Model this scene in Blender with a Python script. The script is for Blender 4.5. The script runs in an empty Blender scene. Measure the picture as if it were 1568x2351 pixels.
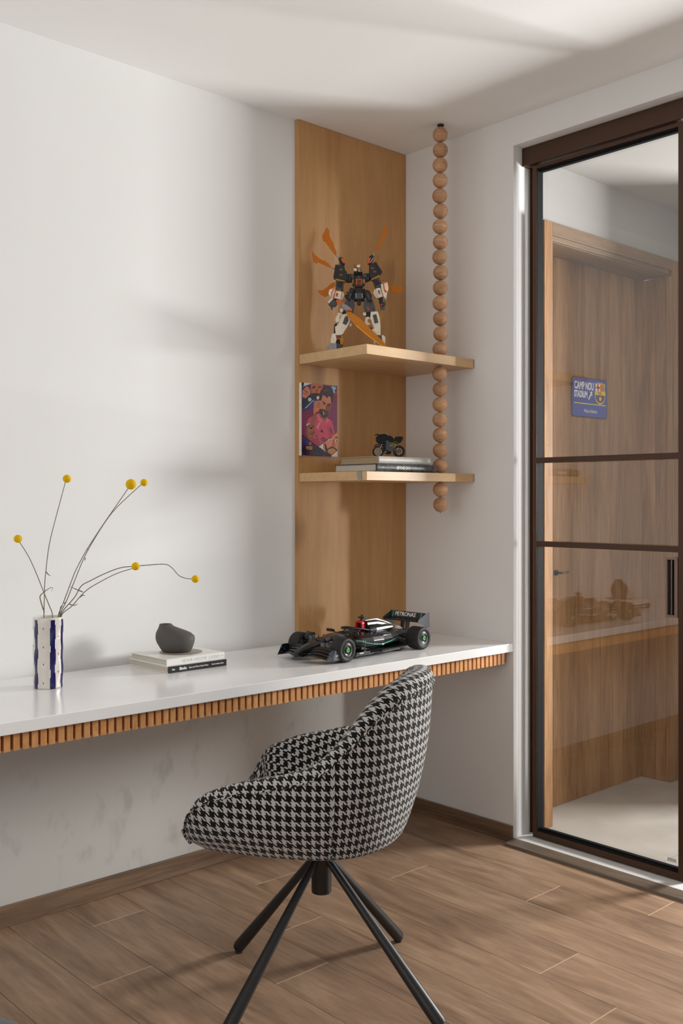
import bpy, bmesh, math, random
from mathutils import Vector, Matrix, Euler

random.seed(7)
S = bpy.context.scene
COL = S.collection
R = math.radians

# ------------------------------------------------------------------ camera, world, light, exposure
cam_d = bpy.data.cameras.new('camera')
cam = bpy.data.objects.new('camera', cam_d)
COL.objects.link(cam)
cam.location = (-2.997, -2.879, 1.284)
cam.rotation_euler = (R(90), 0, R(-42.45))
cam_d.sensor_fit = 'HORIZONTAL'
cam_d.sensor_width = 36.0
cam_d.lens = 2290.69 / 1568 * 36.0
cam_d.shift_y = -28.93 / 1568
cam_d.clip_start = 0.05
S.camera = cam

W = bpy.data.worlds.new('world')
S.world = W
W.use_nodes = True
W.node_tree.nodes['Background'].inputs[0].default_value = (0.75, 0.87, 1.0, 1)
W.node_tree.nodes['Background'].inputs[1].default_value = 1.0


def area_light(name, loc, target, sx, sy, power, color, spread=180):
    d = bpy.data.lights.new(name, 'AREA')
    d.shape = 'RECTANGLE'
    d.size, d.size_y = sx, sy
    d.energy = power
    d.color = color
    d.spread = R(spread)
    o = bpy.data.objects.new(name, d)
    COL.objects.link(o)
    o.location = loc
    o.rotation_euler = (Vector(target) - Vector(loc)).to_track_quat('-Z', 'Y').to_euler()
    return o


# lamps: a strip light standing in the hallway beyond the glass door, an unseen slim light added to brighten the door jamb,
# and an unseen soft fill added at the room's far left end
area_light('hallway_strip_light', (2.30, -2.02, 1.55), (-1.3, -0.62, 1.55), 0.52, 0.72, 140, (1.0, 0.995, 0.985), 160)
area_light('added_jamb_light', (0.70, -1.76, 1.35), (0.0, -0.60, 1.35), 0.05, 2.3, 0.65, (1.0, 0.995, 0.985), 15)
area_light('added_room_fill', (-4.62, -2.2, 1.6), (0, -1.8, 1.7), 1.8, 1.4, 14, (1.0, 0.99, 0.97))

S.view_settings.view_transform = 'Standard'
S.view_settings.look = 'None'
S.view_settings.gamma = 1.0
S.view_settings.use_curve_mapping = False
S.view_settings.exposure = 0.07
S.cycles.max_bounces = 10
S.cycles.diffuse_bounces = 6
S.cycles.transparent_max_bounces = 16
S.cycles.sample_clamp_indirect = 8.0

# ------------------------------------------------------------------ materials
MATS = {}


def _new(name):
    m = bpy.data.materials.new(name)
    m.use_nodes = True
    nt = m.node_tree
    return m, nt, nt.nodes['Principled BSDF']


def sc(r, g, b):
    f = lambda v: (v / 255 / 12.92) if v / 255 <= 0.04045 else ((v / 255 + 0.055) / 1.055) ** 2.4
    return (f(r), f(g), f(b), 1)


def plain(name, col, rough=0.5, metal=0.0, spec=0.5, noise=0.06, nscale=60, bump=0.0, coat=0.0):
    if name in MATS:
        return MATS[name]
    m, nt, b = _new(name)
    b.inputs['Roughness'].default_value = rough
    b.inputs['Metallic'].default_value = metal
    b.inputs['Specular IOR Level'].default_value = spec
    b.inputs['Coat Weight'].default_value = coat
    tc = nt.nodes.new('ShaderNodeTexCoord')
    nz = nt.nodes.new('ShaderNodeTexNoise')
    nz.inputs['Scale'].default_value = nscale
    nz.inputs['Detail'].default_value = 4
    nt.links.new(tc.outputs['Object'], nz.inputs['Vector'])
    rp = nt.nodes.new('ShaderNodeValToRGB')
    lo = [max(0, c * (1 - noise)) for c in col[:3]] + [1]
    hi = [min(1, c * (1 + noise)) for c in col[:3]] + [1]
    rp.color_ramp.elements[0].position = 0.35
    rp.color_ramp.elements[1].position = 0.65
    rp.color_ramp.elements[0].color = lo
    rp.color_ramp.elements[1].color = hi
    nt.links.new(nz.outputs['Fac'], rp.inputs['Fac'])
    nt.links.new(rp.outputs['Color'], b.inputs['Base Color'])
    if bump:
        bp = nt.nodes.new('ShaderNodeBump')
        bp.inputs['Strength'].default_value = bump
        bp.inputs['Distance'].default_value = 0.002
        nt.links.new(nz.outputs['Fac'], bp.inputs['Height'])
        nt.links.new(bp.outputs['Normal'], b.inputs['Normal'])
    MATS[name] = m
    return m


def wood(name, dark, mid, light, stretch, rough=0.5, vary=0.12, bump=0.08, scale=1.0, knots=0.0, spec=0.5, fine=0.30):
    """Grain runs along the axis whose stretch value is small."""
    m, nt, b = _new(name)
    N, L = nt.nodes.new, nt.links.new
    tc = N('ShaderNodeTexCoord')
    oi = N('ShaderNodeObjectInfo')
    off = N('ShaderNodeVectorMath')
    off.operation = 'MULTIPLY_ADD'
    cmb = N('ShaderNodeCombineXYZ')
    for i in range(3):
        L(oi.outputs['Random'], cmb.inputs[i])
    off.inputs[1].default_value = (37.0, 53.0, 71.0)
    L(cmb.outputs[0], off.inputs[0])
    L(tc.outputs['Object'], off.inputs[2])
    mp = N('ShaderNodeMapping')
    mp.inputs['Scale'].default_value = [s * scale for s in stretch]
    L(off.outputs[0], mp.inputs['Vector'])
    n1 = N('ShaderNodeTexNoise')
    n1.inputs['Scale'].default_value = 1.0
    n1.inputs['Detail'].default_value = 6
    n1.inputs['Roughness'].default_value = 0.62
    n1.inputs['Distortion'].default_value = 1.2
    L(mp.outputs[0], n1.inputs['Vector'])
    rp = N('ShaderNodeValToRGB')
    e = rp.color_ramp.elements
    e[0].position, e[0].color = 0.30, dark
    e[1].position, e[1].color = 0.70, light
    k = e.new(0.5)
    k.color = mid
    L(n1.outputs['Fac'], rp.inputs['Fac'])
    mp2 = N('ShaderNodeMapping')
    mp2.inputs['Scale'].default_value = [s * scale * 9 for s in stretch]
    L(off.outputs[0], mp2.inputs['Vector'])
    n2 = N('ShaderNodeTexNoise')
    n2.inputs['Scale'].default_value = 1.0
    n2.inputs['Detail'].default_value = 3
    L(mp2.outputs[0], n2.inputs['Vector'])
    ov = N('ShaderNodeMix')
    ov.data_type = 'RGBA'
    ov.blend_type = 'MULTIPLY'
    ov.inputs['Factor'].default_value = fine
    g = N('ShaderNodeValToRGB')
    g.color_ramp.elements[0].position, g.color_ramp.elements[0].color = 0.35, (0.45, 0.42, 0.4, 1)
    g.color_ramp.elements[1].position, g.color_ramp.elements[1].color = 0.6, (1, 1, 1, 1)
    L(n2.outputs['Fac'], g.inputs['Fac'])
    L(rp.outputs['Color'], ov.inputs[6])
    L(g.outputs['Color'], ov.inputs[7])
    last = ov.outputs[2]
    if knots:
        kn = N('ShaderNodeTexNoise')
        kn.inputs['Scale'].default_value = 1.0
        kn.inputs['Detail'].default_value = 1
        mp3 = N('ShaderNodeMapping')
        mp3.inputs['Scale'].default_value = [s * knots for s in (1, 1, 1)]
        # slightly elongated along the grain
        a = min(range(3), key=lambda i: stretch[i])
        mp3.inputs['Scale'].default_value[a] = knots * 0.45
        L(off.outputs[0], mp3.inputs['Vector'])
        L(mp3.outputs[0], kn.inputs['Vector'])
        kr = N('ShaderNodeValToRGB')
        kr.color_ramp.elements[0].position, kr.color_ramp.elements[0].color = 0.68, (1, 1, 1, 1)
        kr.color_ramp.elements[1].position, kr.color_ramp.elements[1].color = 0.80, (0.45, 0.4, 0.36, 1)
        L(kn.outputs['Fac'], kr.inputs['Fac'])
        mk = N('ShaderNodeMix')
        mk.data_type = 'RGBA'
        mk.blend_type = 'MULTIPLY'
        mk.inputs['Factor'].default_value = 0.8
        L(last, mk.inputs[6])
        L(kr.outputs['Color'], mk.inputs[7])
        last = mk.outputs[2]
    hsv = N('ShaderNodeHueSaturation')
    mr = N('ShaderNodeMapRange')
    mr.inputs['To Min'].default_value = 1 - vary
    mr.inputs['To Max'].default_value = 1 + vary
    L(oi.outputs['Random'], mr.inputs['Value'])
    L(mr.outputs[0], hsv.inputs['Value'])
    L(last, hsv.inputs['Color'])
    L(hsv.outputs['Color'], b.inputs['Base Color'])
    b.inputs['Roughness'].default_value = rough
    b.inputs['Specular IOR Level'].default_value = spec
    if bump:
        bp = N('ShaderNodeBump')
        bp.inputs['Strength'].default_value = bump
        bp.inputs['Distance'].default_value = 0.001
        L(n2.outputs['Fac'], bp.inputs['Height'])
        L(bp.outputs['Normal'], b.inputs['Normal'])
    MATS[name] = m
    return m


def painted_wall(name, col, scuffs_shade=False):
    m, nt, b = _new(name)
    N, L = nt.nodes.new, nt.links.new
    tc = N('ShaderNodeTexCoord')
    n1 = N('ShaderNodeTexNoise')
    n1.inputs['Scale'].default_value = 3.0
    n1.inputs['Detail'].default_value = 5
    L(tc.outputs['Object'], n1.inputs['Vector'])
    rp = N('ShaderNodeValToRGB')
    rp.color_ramp.elements[0].color = [c * 0.97 for c in col[:3]] + [1]
    rp.color_ramp.elements[1].color = [min(1, c * 1.02) for c in col[:3]] + [1]
    L(n1.outputs['Fac'], rp.inputs['Fac'])
    last = rp.outputs['Color']
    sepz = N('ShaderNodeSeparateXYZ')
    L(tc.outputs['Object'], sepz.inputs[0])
    below = N('ShaderNodeMapRange')     # desk's shade painted into the wall colour, edge hidden behind the worktop
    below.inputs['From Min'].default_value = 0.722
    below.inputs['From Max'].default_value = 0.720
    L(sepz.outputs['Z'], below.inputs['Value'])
    shade_mix = N('ShaderNodeMix')
    shade_mix.data_type = 'RGBA'
    if scuffs_shade:
        L(below.outputs[0], shade_mix.inputs['Factor'])
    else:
        shade_mix.inputs['Factor'].default_value = 0.0
    L(last, shade_mix.inputs[6])
    shade_mix.inputs[7].default_value = (0.60, 0.585, 0.56, 1)
    last = shade_mix.outputs[2]
    if scuffs_shade:      # grey rub marks on the wall below the desk
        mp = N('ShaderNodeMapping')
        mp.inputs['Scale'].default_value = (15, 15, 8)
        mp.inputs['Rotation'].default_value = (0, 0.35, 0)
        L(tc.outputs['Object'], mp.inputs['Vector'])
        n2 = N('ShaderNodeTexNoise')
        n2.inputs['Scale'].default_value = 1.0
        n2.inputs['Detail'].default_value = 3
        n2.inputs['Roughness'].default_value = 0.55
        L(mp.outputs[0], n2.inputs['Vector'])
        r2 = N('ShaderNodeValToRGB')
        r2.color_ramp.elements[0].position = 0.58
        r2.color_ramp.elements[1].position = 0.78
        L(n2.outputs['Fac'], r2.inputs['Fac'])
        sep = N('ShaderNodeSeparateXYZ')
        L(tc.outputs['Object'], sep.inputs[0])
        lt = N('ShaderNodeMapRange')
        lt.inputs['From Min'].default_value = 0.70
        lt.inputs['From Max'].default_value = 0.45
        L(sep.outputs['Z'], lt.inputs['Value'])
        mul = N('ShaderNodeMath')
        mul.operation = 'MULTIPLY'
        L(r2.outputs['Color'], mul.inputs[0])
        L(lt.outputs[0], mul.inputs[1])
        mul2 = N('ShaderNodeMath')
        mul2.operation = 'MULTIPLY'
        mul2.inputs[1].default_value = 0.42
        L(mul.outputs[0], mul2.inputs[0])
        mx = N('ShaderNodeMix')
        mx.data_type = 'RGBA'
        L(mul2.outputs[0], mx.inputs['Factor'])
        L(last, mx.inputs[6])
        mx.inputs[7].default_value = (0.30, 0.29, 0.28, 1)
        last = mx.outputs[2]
    L(last, b.inputs['Base Color'])
    b.inputs['Roughness'].default_value = 0.85
    b.inputs['Specular IOR Level'].default_value = 0.25
    n3 = N('ShaderNodeTexNoise')
    n3.inputs['Scale'].default_value = 180
    L(tc.outputs['Object'], n3.inputs['Vector'])
    bp = N('ShaderNodeBump')
    bp.inputs['Strength'].default_value = 0.006
    bp.inputs['Distance'].default_value = 0.0005
    L(n3.outputs['Fac'], bp.inputs['Height'])
    if scuffs_shade:
        L(bp.outputs['Normal'], b.inputs['Normal'])
    MATS[name] = m
    return m


def math_node(nt, op, a, b=None):
    n = nt.nodes.new('ShaderNodeMath')
    n.operation = op
    for i, v in enumerate((a, b)):
        if v is None:
            continue
        if isinstance(v, (int, float)):
            n.inputs[i].default_value = v
        else:
            nt.links.new(v, n.inputs[i])
    return n.outputs[0]


def houndstooth():
    m, nt, b = _new('houndstooth_cloth')
    N, L = nt.nodes.new, nt.links.new
    uv = N('ShaderNodeUVMap')
    uv.uv_map = 'cloth'
    nz = N('ShaderNodeTexNoise')
    nz.inputs['Scale'].default_value = 420
    nz.inputs['Detail'].default_value = 2
    L(uv.outputs[0], nz.inputs['Vector'])
    jit = N('ShaderNodeVectorMath')
    jit.operation = 'SUBTRACT'
    jit.inputs[1].default_value = (0.5, 0.5, 0.5)
    L(nz.outputs['Color'], jit.inputs[0])
    sm = N('ShaderNodeVectorMath')
    sm.operation = 'MULTIPLY_ADD'
    sm.inputs[1].default_value = (0.0026, 0.0026, 0)
    L(jit.outputs[0], sm.inputs[0])
    L(uv.outputs[0], sm.inputs[2])
    sep = N('ShaderNodeSeparateXYZ')
    L(sm.outputs[0], sep.inputs[0])
    t = 0.0248 / 8
    i = math_node(nt, 'DIVIDE', sep.outputs['X'], t)
    j = math_node(nt, 'DIVIDE', sep.outputs['Y'], t)
    tw = math_node(nt, 'LESS_THAN', math_node(nt, 'FLOORED_MODULO', math_node(nt, 'ADD', i, j), 4.0), 2.0)
    cw = math_node(nt, 'LESS_THAN', math_node(nt, 'FLOORED_MODULO', i, 8.0), 3.4)
    cf = math_node(nt, 'LESS_THAN', math_node(nt, 'FLOORED_MODULO', j, 8.0), 3.4)
    mx = N('ShaderNodeMix')
    mx.data_type = 'FLOAT'
    L(tw, mx.inputs[0])
    L(cf, mx.inputs[2])
    L(cw, mx.inputs[3])
    n2 = N('ShaderNodeTexNoise')
    n2.inputs['Scale'].default_value = 900
    L(uv.outputs[0], n2.inputs['Vector'])
    li = N('ShaderNodeValToRGB')
    li.color_ramp.elements[0].color = (0.40, 0.388, 0.37, 1)
    li.color_ramp.elements[1].color = (0.70, 0.685, 0.66, 1)
    L(n2.outputs['Fac'], li.inputs['Fac'])
    cx = N('ShaderNodeMix')
    cx.data_type = 'RGBA'
    L(mx.outputs[0], cx.inputs['Factor'])
    cx.inputs[6].default_value = (0.009, 0.008, 0.008, 1)
    L(li.outputs['Color'], cx.inputs[7])
    L(cx.outputs[2], b.inputs['Base Color'])
    b.inputs['Roughness'].default_value = 0.95
    b.inputs['Specular IOR Level'].default_value = 0.15
    b.inputs['Sheen Weight'].default_value = 0.15
    bp = N('ShaderNodeBump')
    bp.inputs['Strength'].default_value = 0.5
    bp.inputs['Distance'].default_value = 0.0012
    L(n2.outputs['Fac'], bp.inputs['Height'])
    L(bp.outputs['Normal'], b.inputs['Normal'])
    MATS['houndstooth'] = m
    return m


def thin_glass(name, tint=(0.93, 0.95, 0.94, 1), boost=1.0, rough=0.0):
    """Transparent sheet with an angle-dependent mirror coat; each face of the pane reflects once."""
    m = bpy.data.materials.new(name)
    m.use_nodes = True
    nt = m.node_tree
    nt.nodes.remove(nt.nodes['Principled BSDF'])
    N, L = nt.nodes.new, nt.links.new
    out = nt.nodes['Material Output']
    lw = N('ShaderNodeLayerWeight')
    lw.inputs['Blend'].default_value = 0.5
    p5 = math_node(nt, 'POWER', lw.outputs['Facing'], 5.0)
    f = math_node(nt, 'ADD', math_node(nt, 'MULTIPLY', p5, 0.95), 0.045 * boost)
    tr = N('ShaderNodeBsdfTransparent')
    tr.inputs[0].default_value = tint
    gl = N('ShaderNodeBsdfGlossy')
    gl.inputs['Roughness'].default_value = rough
    mx = N('ShaderNodeMixShader')
    L(f, mx.inputs[0])
    L(tr.outputs[0], mx.inputs[1])
    L(gl.outputs[0], mx.inputs[2])
    L(mx.outputs[0], out.inputs[0])
    MATS[name] = m
    return m


def amber_plastic(name, col, clear):
    m = bpy.data.materials.new(name)
    m.use_nodes = True
    nt = m.node_tree
    b = nt.nodes['Principled BSDF']
    b.inputs['Base Color'].default_value = col
    b.inputs['Roughness'].default_value = 0.15
    out = nt.nodes['Material Output']
    tr = nt.nodes.new('ShaderNodeBsdfTransparent')
    tr.inputs[0].default_value = (min(1, col[0] * 1.5 + 0.3), min(1, col[1] * 1.5 + 0.15), col[2] + 0.03, 1)
    mx = nt.nodes.new('ShaderNodeMixShader')
    mx.inputs[0].default_value = 1 - clear
    nt.links.new(tr.outputs[0], mx.inputs[1])
    nt.links.new(b.outputs[0], mx.inputs[2])
    nt.links.new(mx.outputs[0], out.inputs[0])
    MATS[name] = m
    return m


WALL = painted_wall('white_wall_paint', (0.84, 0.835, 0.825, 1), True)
WALLB = painted_wall('white_wall_paint_plain', (0.84, 0.835, 0.825, 1))
CEIL = painted_wall('white_ceiling_paint', (0.90, 0.895, 0.885, 1))
PLANK = wood('walnut_laminate', sc(123, 98, 79), sc(159, 129, 104), sc(182, 151, 124), (9, 1.1, 9), 0.42, 0.05, 0.05, 1.0, knots=4.5, fine=0.28)
PLANK_EDGE = plain('laminate_core', sc(205, 178, 150), 0.6)
GAP = plain('dark_gap', sc(52, 40, 32), 0.9)
BIRCH = wood('birch_ply', sc(188, 140, 88), sc(197, 150, 97), sc(205, 160, 107), (7, 7, 0.9), 0.5, 0.02, 0.03, 1.0, knots=6.0, fine=0.12)
BIRCH_H = wood('birch_ply_horizontal', sc(204, 164, 116), sc(212, 174, 127), sc(219, 183, 139), (1.0, 12, 12), 0.38, 0.02, 0.03, 1.0, knots=5.0, fine=0.15)
SLAT = wood('oiled_slat_wood', sc(196, 134, 78), sc(210, 150, 92), sc(222, 166, 108), (14, 14, 5), 0.45, 0.07, 0.05)
SLATBACK = wood('slat_backing', sc(120, 72, 36), sc(134, 82, 42), sc(148, 92, 50), (2, 12, 12), 0.6, 0.02)
SKIRT = wood('skirting_walnut', sc(100, 78, 61), sc(128, 102, 80), sc(146, 118, 94), (1.2, 1.2, 26), 0.5, 0.03, 0.06)
STONE = plain('white_quartz', (0.88, 0.875, 0.87, 1), 0.2, 0, 0.5, 0.015, 8)
BRONZE = plain('bronze_aluminium', sc(74, 49, 33), 0.38, 0.25, 0.5, 0.04, 200)
BLACKR = plain('black_gasket', sc(26, 26, 28), 0.75, 0, 0.15)
STEELDARK = plain('handle_gunmetal', sc(60, 54, 50), 0.25, 0.8)
GLASS = thin_glass('door_glass', (0.965, 0.97, 0.965, 1), 1.7)
DOORWOOD = wood('oak_door', sc(128, 94, 62), sc(158, 118, 82), sc(178, 138, 100), (12, 12, 1.0), 0.6, 0.06, 0.06, 1.0, spec=0.15)
CONCRETE = plain('pale_stone_floor', sc(178, 172, 164), 0.4, 0, 0.4, 0.09, 5)
SILL = plain('white_sill', (0.78, 0.77, 0.76, 1), 0.35, 0, 0.5, 0.03, 20)
STRIP = wood('grey_wood_strip', sc(96, 84, 72), sc(116, 102, 88), sc(134, 118, 102), (14, 1.2, 14), 0.4, 0.02)
HALLP = painted_wall('greige_hallway_paint', (0.45, 0.437, 0.42, 1))
BEAD = wood('beech_bead', sc(172, 126, 90), sc(190, 146, 108), sc(204, 162, 124), (10, 10, 40), 0.5, 0.12, 0.05, 2.0)
CLOTH = houndstooth()
BLACKM = plain('black_powder_coat', (0.016, 0.015, 0.015, 1), 0.42, 0.0, 0.45, 0.05, 300, 0.03)
PAPER = plain('page_paper', sc(206, 198, 184), 0.9, 0, 0.2, 0.06, 400)
PAPER2 = plain('shaded_page_paper', sc(178, 156, 122), 0.9, 0, 0.2, 0.07, 400)  # shade on the shelf books put into the page colour
WHITEP = plain('white_cover', sc(236, 234, 230), 0.35, 0, 0.5, 0.01)
MINT = plain('mint_pages', sc(196, 206, 194), 0.9, 0, 0.2, 0.04, 400)
BLACKC = plain('black_cover', sc(38, 37, 38), 0.35)
GREYC = plain('grey_cover', sc(172, 168, 162), 0.3, 0, 0.5, 0.06, 40)
DARKC = plain('dark_photo_cover', sc(62, 60, 60), 0.25, 0, 0.5, 0.6, 60)
GREYTXT = plain('pale_grey_print', sc(206, 206, 206), 0.5)
WHITETXT = plain('white_print', sc(240, 240, 238), 0.5)
CLAY = plain('matt_charcoal_ceramic', sc(88, 84, 79), 0.62, 0, 0.35, 0.03, 30)
COASTER = plain('brown_grey_disc', sc(142, 132, 122), 0.5, 0, 0.4, 0.03)
YELLOW = plain('craspedia_yellow', sc(238, 190, 20), 0.8, 0, 0.2, 0.16, 900)
STEM = plain('dry_stem', sc(132, 126, 108), 0.8, 0, 0.2, 0.12, 200)
RUG = plain('grey_pile', sc(138, 138, 142), 0.95, 0, 0.1, 0.12, 500, 0.5)

PBLACK = plain('gloss_black_plastic', (0.010, 0.010, 0.010, 1), 0.27, 0, 0.55, 0.02)
PMATT = plain('matt_black_plastic', (0.018, 0.018, 0.019, 1), 0.55, 0, 0.4, 0.04)
PGREY = plain('dark_grey_plastic', sc(74, 74, 78), 0.4)
PMID = plain('mid_grey_plastic', sc(150, 148, 148), 0.35)
PWHITE = plain('cream_plastic', sc(236, 226, 206), 0.4)
PORANGE = plain('orange_plastic', sc(235, 98, 20), 0.35)
PRED = plain('red_plastic', sc(200, 20, 28), 0.35)
PBLUE = plain('blue_pin_plastic', sc(20, 70, 150), 0.4)
PGREEN = plain('green_plastic', sc(60, 180, 60), 0.4)
PTEAL = plain('teal_print', sc(0, 160, 145), 0.4)
PGOLD = plain('gold_plastic', sc(176, 126, 40), 0.35, 0.4)
PSILVER = plain('silver_plastic', sc(150, 148, 146), 0.4, 0.5)
BIKEB = plain('satin_black_plastic', (0.008, 0.008, 0.008, 1), 0.4, 0, 0.25)
RUBBER = plain('tyre_rubber', (0.022, 0.021, 0.021, 1), 0.6, 0, 0.3)
AMBER = amber_plastic('amber_clear_plastic', sc(206, 138, 40), 0.55)
AMBER2 = amber_plastic('amber_sword_plastic', sc(224, 146, 44), 0.25)


# ------------------------------------------------------------------ mesh builder
class MB:
    def __init__(self):
        self.v, self.f, self.m, self.s, self.uv = [], [], [], [], None

    def add(self, verts, faces, mat=0, smooth=False, M=None):
        n = len(self.v)
        for p in verts:
            p = Vector(p)
            if M is not None:
                p = M @ p
            self.v.append(tuple(p))
        for f in faces:
            self.f.append([i + n for i in f])
            self.m.append(mat)
            self.s.append(smooth)
        return self

    def box(self, x0, x1, y0, y1, z0, z1, mat=0, M=None):
        x0, x1 = min(x0, x1), max(x0, x1)
        y0, y1 = min(y0, y1), max(y0, y1)
        z0, z1 = min(z0, z1), max(z0, z1)
        v = [(x0, y0, z0), (x1, y0, z0), (x1, y1, z0), (x0, y1, z0), (x0, y0, z1), (x1, y0, z1), (x1, y1, z1), (x0, y1, z1)]
        return self.add(v, [(0, 3, 2, 1), (4, 5, 6, 7), (0, 1, 5, 4), (1, 2, 6, 5), (2, 3, 7, 6), (3, 0, 4, 7)], mat, False, M)

    def cbox(self, c, sz, mat=0, M=None):
        return self.box(c[0] - sz[0] / 2, c[0] + sz[0] / 2, c[1] - sz[1] / 2, c[1] + sz[1] / 2, c[2] - sz[2] / 2, c[2] + sz[2] / 2, mat, M)

    def tube(self, pts, rad, n=10, mat=0, caps=True, smooth=True, M=None):
        pts = [Vector(p) for p in pts]
        if not isinstance(rad, (list, tuple)):
            rad = [rad] * len(pts)
        rings = []
        up = None
        for i, p in enumerate(pts):
            d = (pts[min(i + 1, len(pts) - 1)] - pts[max(i - 1, 0)]).normalized()
            if up is None:
                up = Vector((0, 0, 1)) if abs(d.z) < 0.9 else Vector((1, 0, 0))
            a = (up - d * up.dot(d)).normalized()
            up = a
            b = d.cross(a)
            rings.append([p + (a * math.cos(t) + b * math.sin(t)) * rad[i] for t in [2 * math.pi * k / n for k in range(n)]])
        vs = [q for r in rings for q in r]
        fs = []
        for i in range(len(pts) - 1):
            for k in range(n):
                k2 = (k + 1) % n
                fs.append((i * n + k, i * n + k2, (i + 1) * n + k2, (i + 1) * n + k))
        self.add(vs, fs, mat, smooth, M)
        if caps:
            self.add(rings[0], [tuple(reversed(range(n)))], mat, False, M)
            self.add(rings[-1], [tuple(range(n))], mat, False, M)
        return self

    def cyl(self, p0, p1, r0, r1=None, n=16, mat=0, smooth=True, M=None):
        return self.tube([p0, p1], [r0, r0 if r1 is None else r1], n, mat, True, smooth, M)

    def lathe(self, prof, n=32, mat=0, smooth=True, M=None, cap0=True, cap1=True):
        vs, fs = [], []
        for r, z in prof:
            vs += [(r * math.cos(2 * math.pi * k / n), r * math.sin(2 * math.pi * k / n), z) for k in range(n)]
        for i in range(len(prof) - 1):
            for k in range(n):
                k2 = (k + 1) % n
                fs.append((i * n + k, i * n + k2, (i + 1) * n + k2, (i + 1) * n + k))
        if cap0:
            fs.append(tuple(reversed(range(n))))
        if cap1:
            fs.append(tuple((len(prof) - 1) * n + k for k in range(n)))
        return self.add(vs, fs, mat, smooth, M)

    def prism(self, poly, d0, d1, plane='xz', mat=0, M=None):
        """Extrude a 2-D outline between depths d0 and d1 along the axis the plane leaves out."""
        area = sum(poly[i][0] * poly[(i + 1) % len(poly)][1] - poly[(i + 1) % len(poly)][0] * poly[i][1] for i in range(len(poly)))
        if area < 0:
            poly = list(reversed(poly))
        mk = {'xz': lambda a, b, d: (a, d, b), 'xy': lambda a, b, d: (a, b, d), 'yz': lambda a, b, d: (d, a, b)}[plane]
        n = len(poly)
        vs = [mk(a, b, d0) for a, b in poly] + [mk(a, b, d1) for a, b in poly]
        flip = (plane == 'xz') != (d1 < d0)
        f0, f1 = tuple(range(n)), tuple(range(n, 2 * n))
        sides = [(i, (i + 1) % n, n + (i + 1) % n, n + i) for i in range(n)]
        if flip:
            fs = [f0, tuple(reversed(f1))] + [tuple(reversed(s)) for s in sides]
        else:
            fs = [tuple(reversed(f0)), f1] + sides
        return self.add(vs, fs, mat, False, M)

    def loft(self, rings, mat=0, smooth=True, M=None, cap=True):
        n = len(rings[0])
        vs = [p for r in rings for p in r]
        fs = []
        for i in range(len(rings) - 1):
            for k in range(n):
                k2 = (k + 1) % n
                fs.append((i * n + k, i * n + k2, (i + 1) * n + k2, (i + 1) * n + k))
        self.add(vs, fs, mat, smooth, M)
        if cap:
            self.add(rings[0], [tuple(reversed(range(n)))], mat, False, M)
            self.add(rings[-1], [tuple(range(n))], mat, False, M)
        return self

    def sphere(self, c, r, nu=24, nv=14, mat=0, M=None, fn=None):
        c = Vector(c)
        vs = [c + Vector((0, 0, -r))]
        for i in range(1, nv):
            t = -math.pi / 2 + math.pi * i / nv
            for k in range(nu):
                p = 2 * math.pi * k / nu
                d = Vector((math.cos(t) * math.cos(p), math.cos(t) * math.sin(p), math.sin(t)))
                vs.append(c + d * (r if fn is None else fn(d)))
        vs.append(c + Vector((0, 0, r)))
        fs = []
        for k in range(nu):
            k2 = (k + 1) % nu
            fs.append((0, 1 + k2, 1 + k))
            for i in range(nv - 2):
                a, b = 1 + i * nu, 1 + (i + 1) * nu
                fs.append((a + k, a + k2, b + k2, b + k))
            a = 1 + (nv - 2) * nu
            fs.append((a + k, a + k2, len(vs) - 1))
        return self.add(vs, fs, mat, True, M)

    def mesh(self, name, mats):
        me = bpy.data.meshes.new(name)
        me.from_pydata(self.v, [], self.f)
        for mt in (mats if isinstance(mats, (list, tuple)) else [mats]):
            me.materials.append(mt)
        me.polygons.foreach_set('material_index', self.m)
        me.polygons.foreach_set('use_smooth', self.s)
        me.update()
        return me

    def build(self, name, mats, parent=None, loc=(0, 0, 0), rot=(0, 0, 0), bev=0, seg=2, fix=False, label=None):
        me = self.mesh(name, mats)
        if fix:
            bm = bmesh.new()
            bm.from_mesh(me)
            bmesh.ops.recalc_face_normals(bm, faces=bm.faces)
            bm.to_mesh(me)
            bm.free()
        o = bpy.data.objects.new(name, me)
        COL.objects.link(o)
        o.location, o.rotation_euler = loc, rot
        if parent:
            o.parent = parent
        if bev:
            md = o.modifiers.new('bevel', 'BEVEL')
            md.width, md.segments, md.limit_method = bev, seg, 'ANGLE'
            md.harden_normals = False
        if label:
            o['label'] = label
        return o


def tag(o, label, cat, group=None):
    o['label'], o['category'] = label, cat
    if group:
        o['group'] = group
    return o


def struct(o):
    o['kind'] = 'structure'
    return o


def empty(name, loc=(0, 0, 0), rot=(0, 0, 0), parent=None):
    o = bpy.data.objects.new(name, None)
    COL.objects.link(o)
    o.location, o.rotation_euler = loc, rot
    o.empty_display_size = 0.05
    if parent:
        o.parent = parent
    return o


def text(name, s, size, mat, parent, M, sx=1.0, bold=0.0, shear=0.0, align='LEFT', ext=0.00025, spacing=1.0):
    """Lettering as a thin mesh: M maps text space (x right, y up, z out of the surface) into the parent's space."""
    c = bpy.data.curves.new(name, 'FONT')
    c.body, c.size, c.extrude, c.offset, c.shear = s, size, ext, bold, shear
    c.align_x, c.align_y = align, 'CENTER'
    c.space_character = spacing
    c.resolution_u = 3
    t = bpy.data.objects.new(name, c)
    me = bpy.data.meshes.new_from_object(t)
    bpy.data.objects.remove(t)
    bpy.data.curves.remove(c)
    me.name = name
    me.transform(M @ Matrix.Diagonal((sx, 1, 1, 1)))
    me.materials.clear()
    me.materials.append(mat)
    o = bpy.data.objects.new(name, me)
    COL.objects.link(o)
    if parent:
        o.parent = parent
    return o


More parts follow.
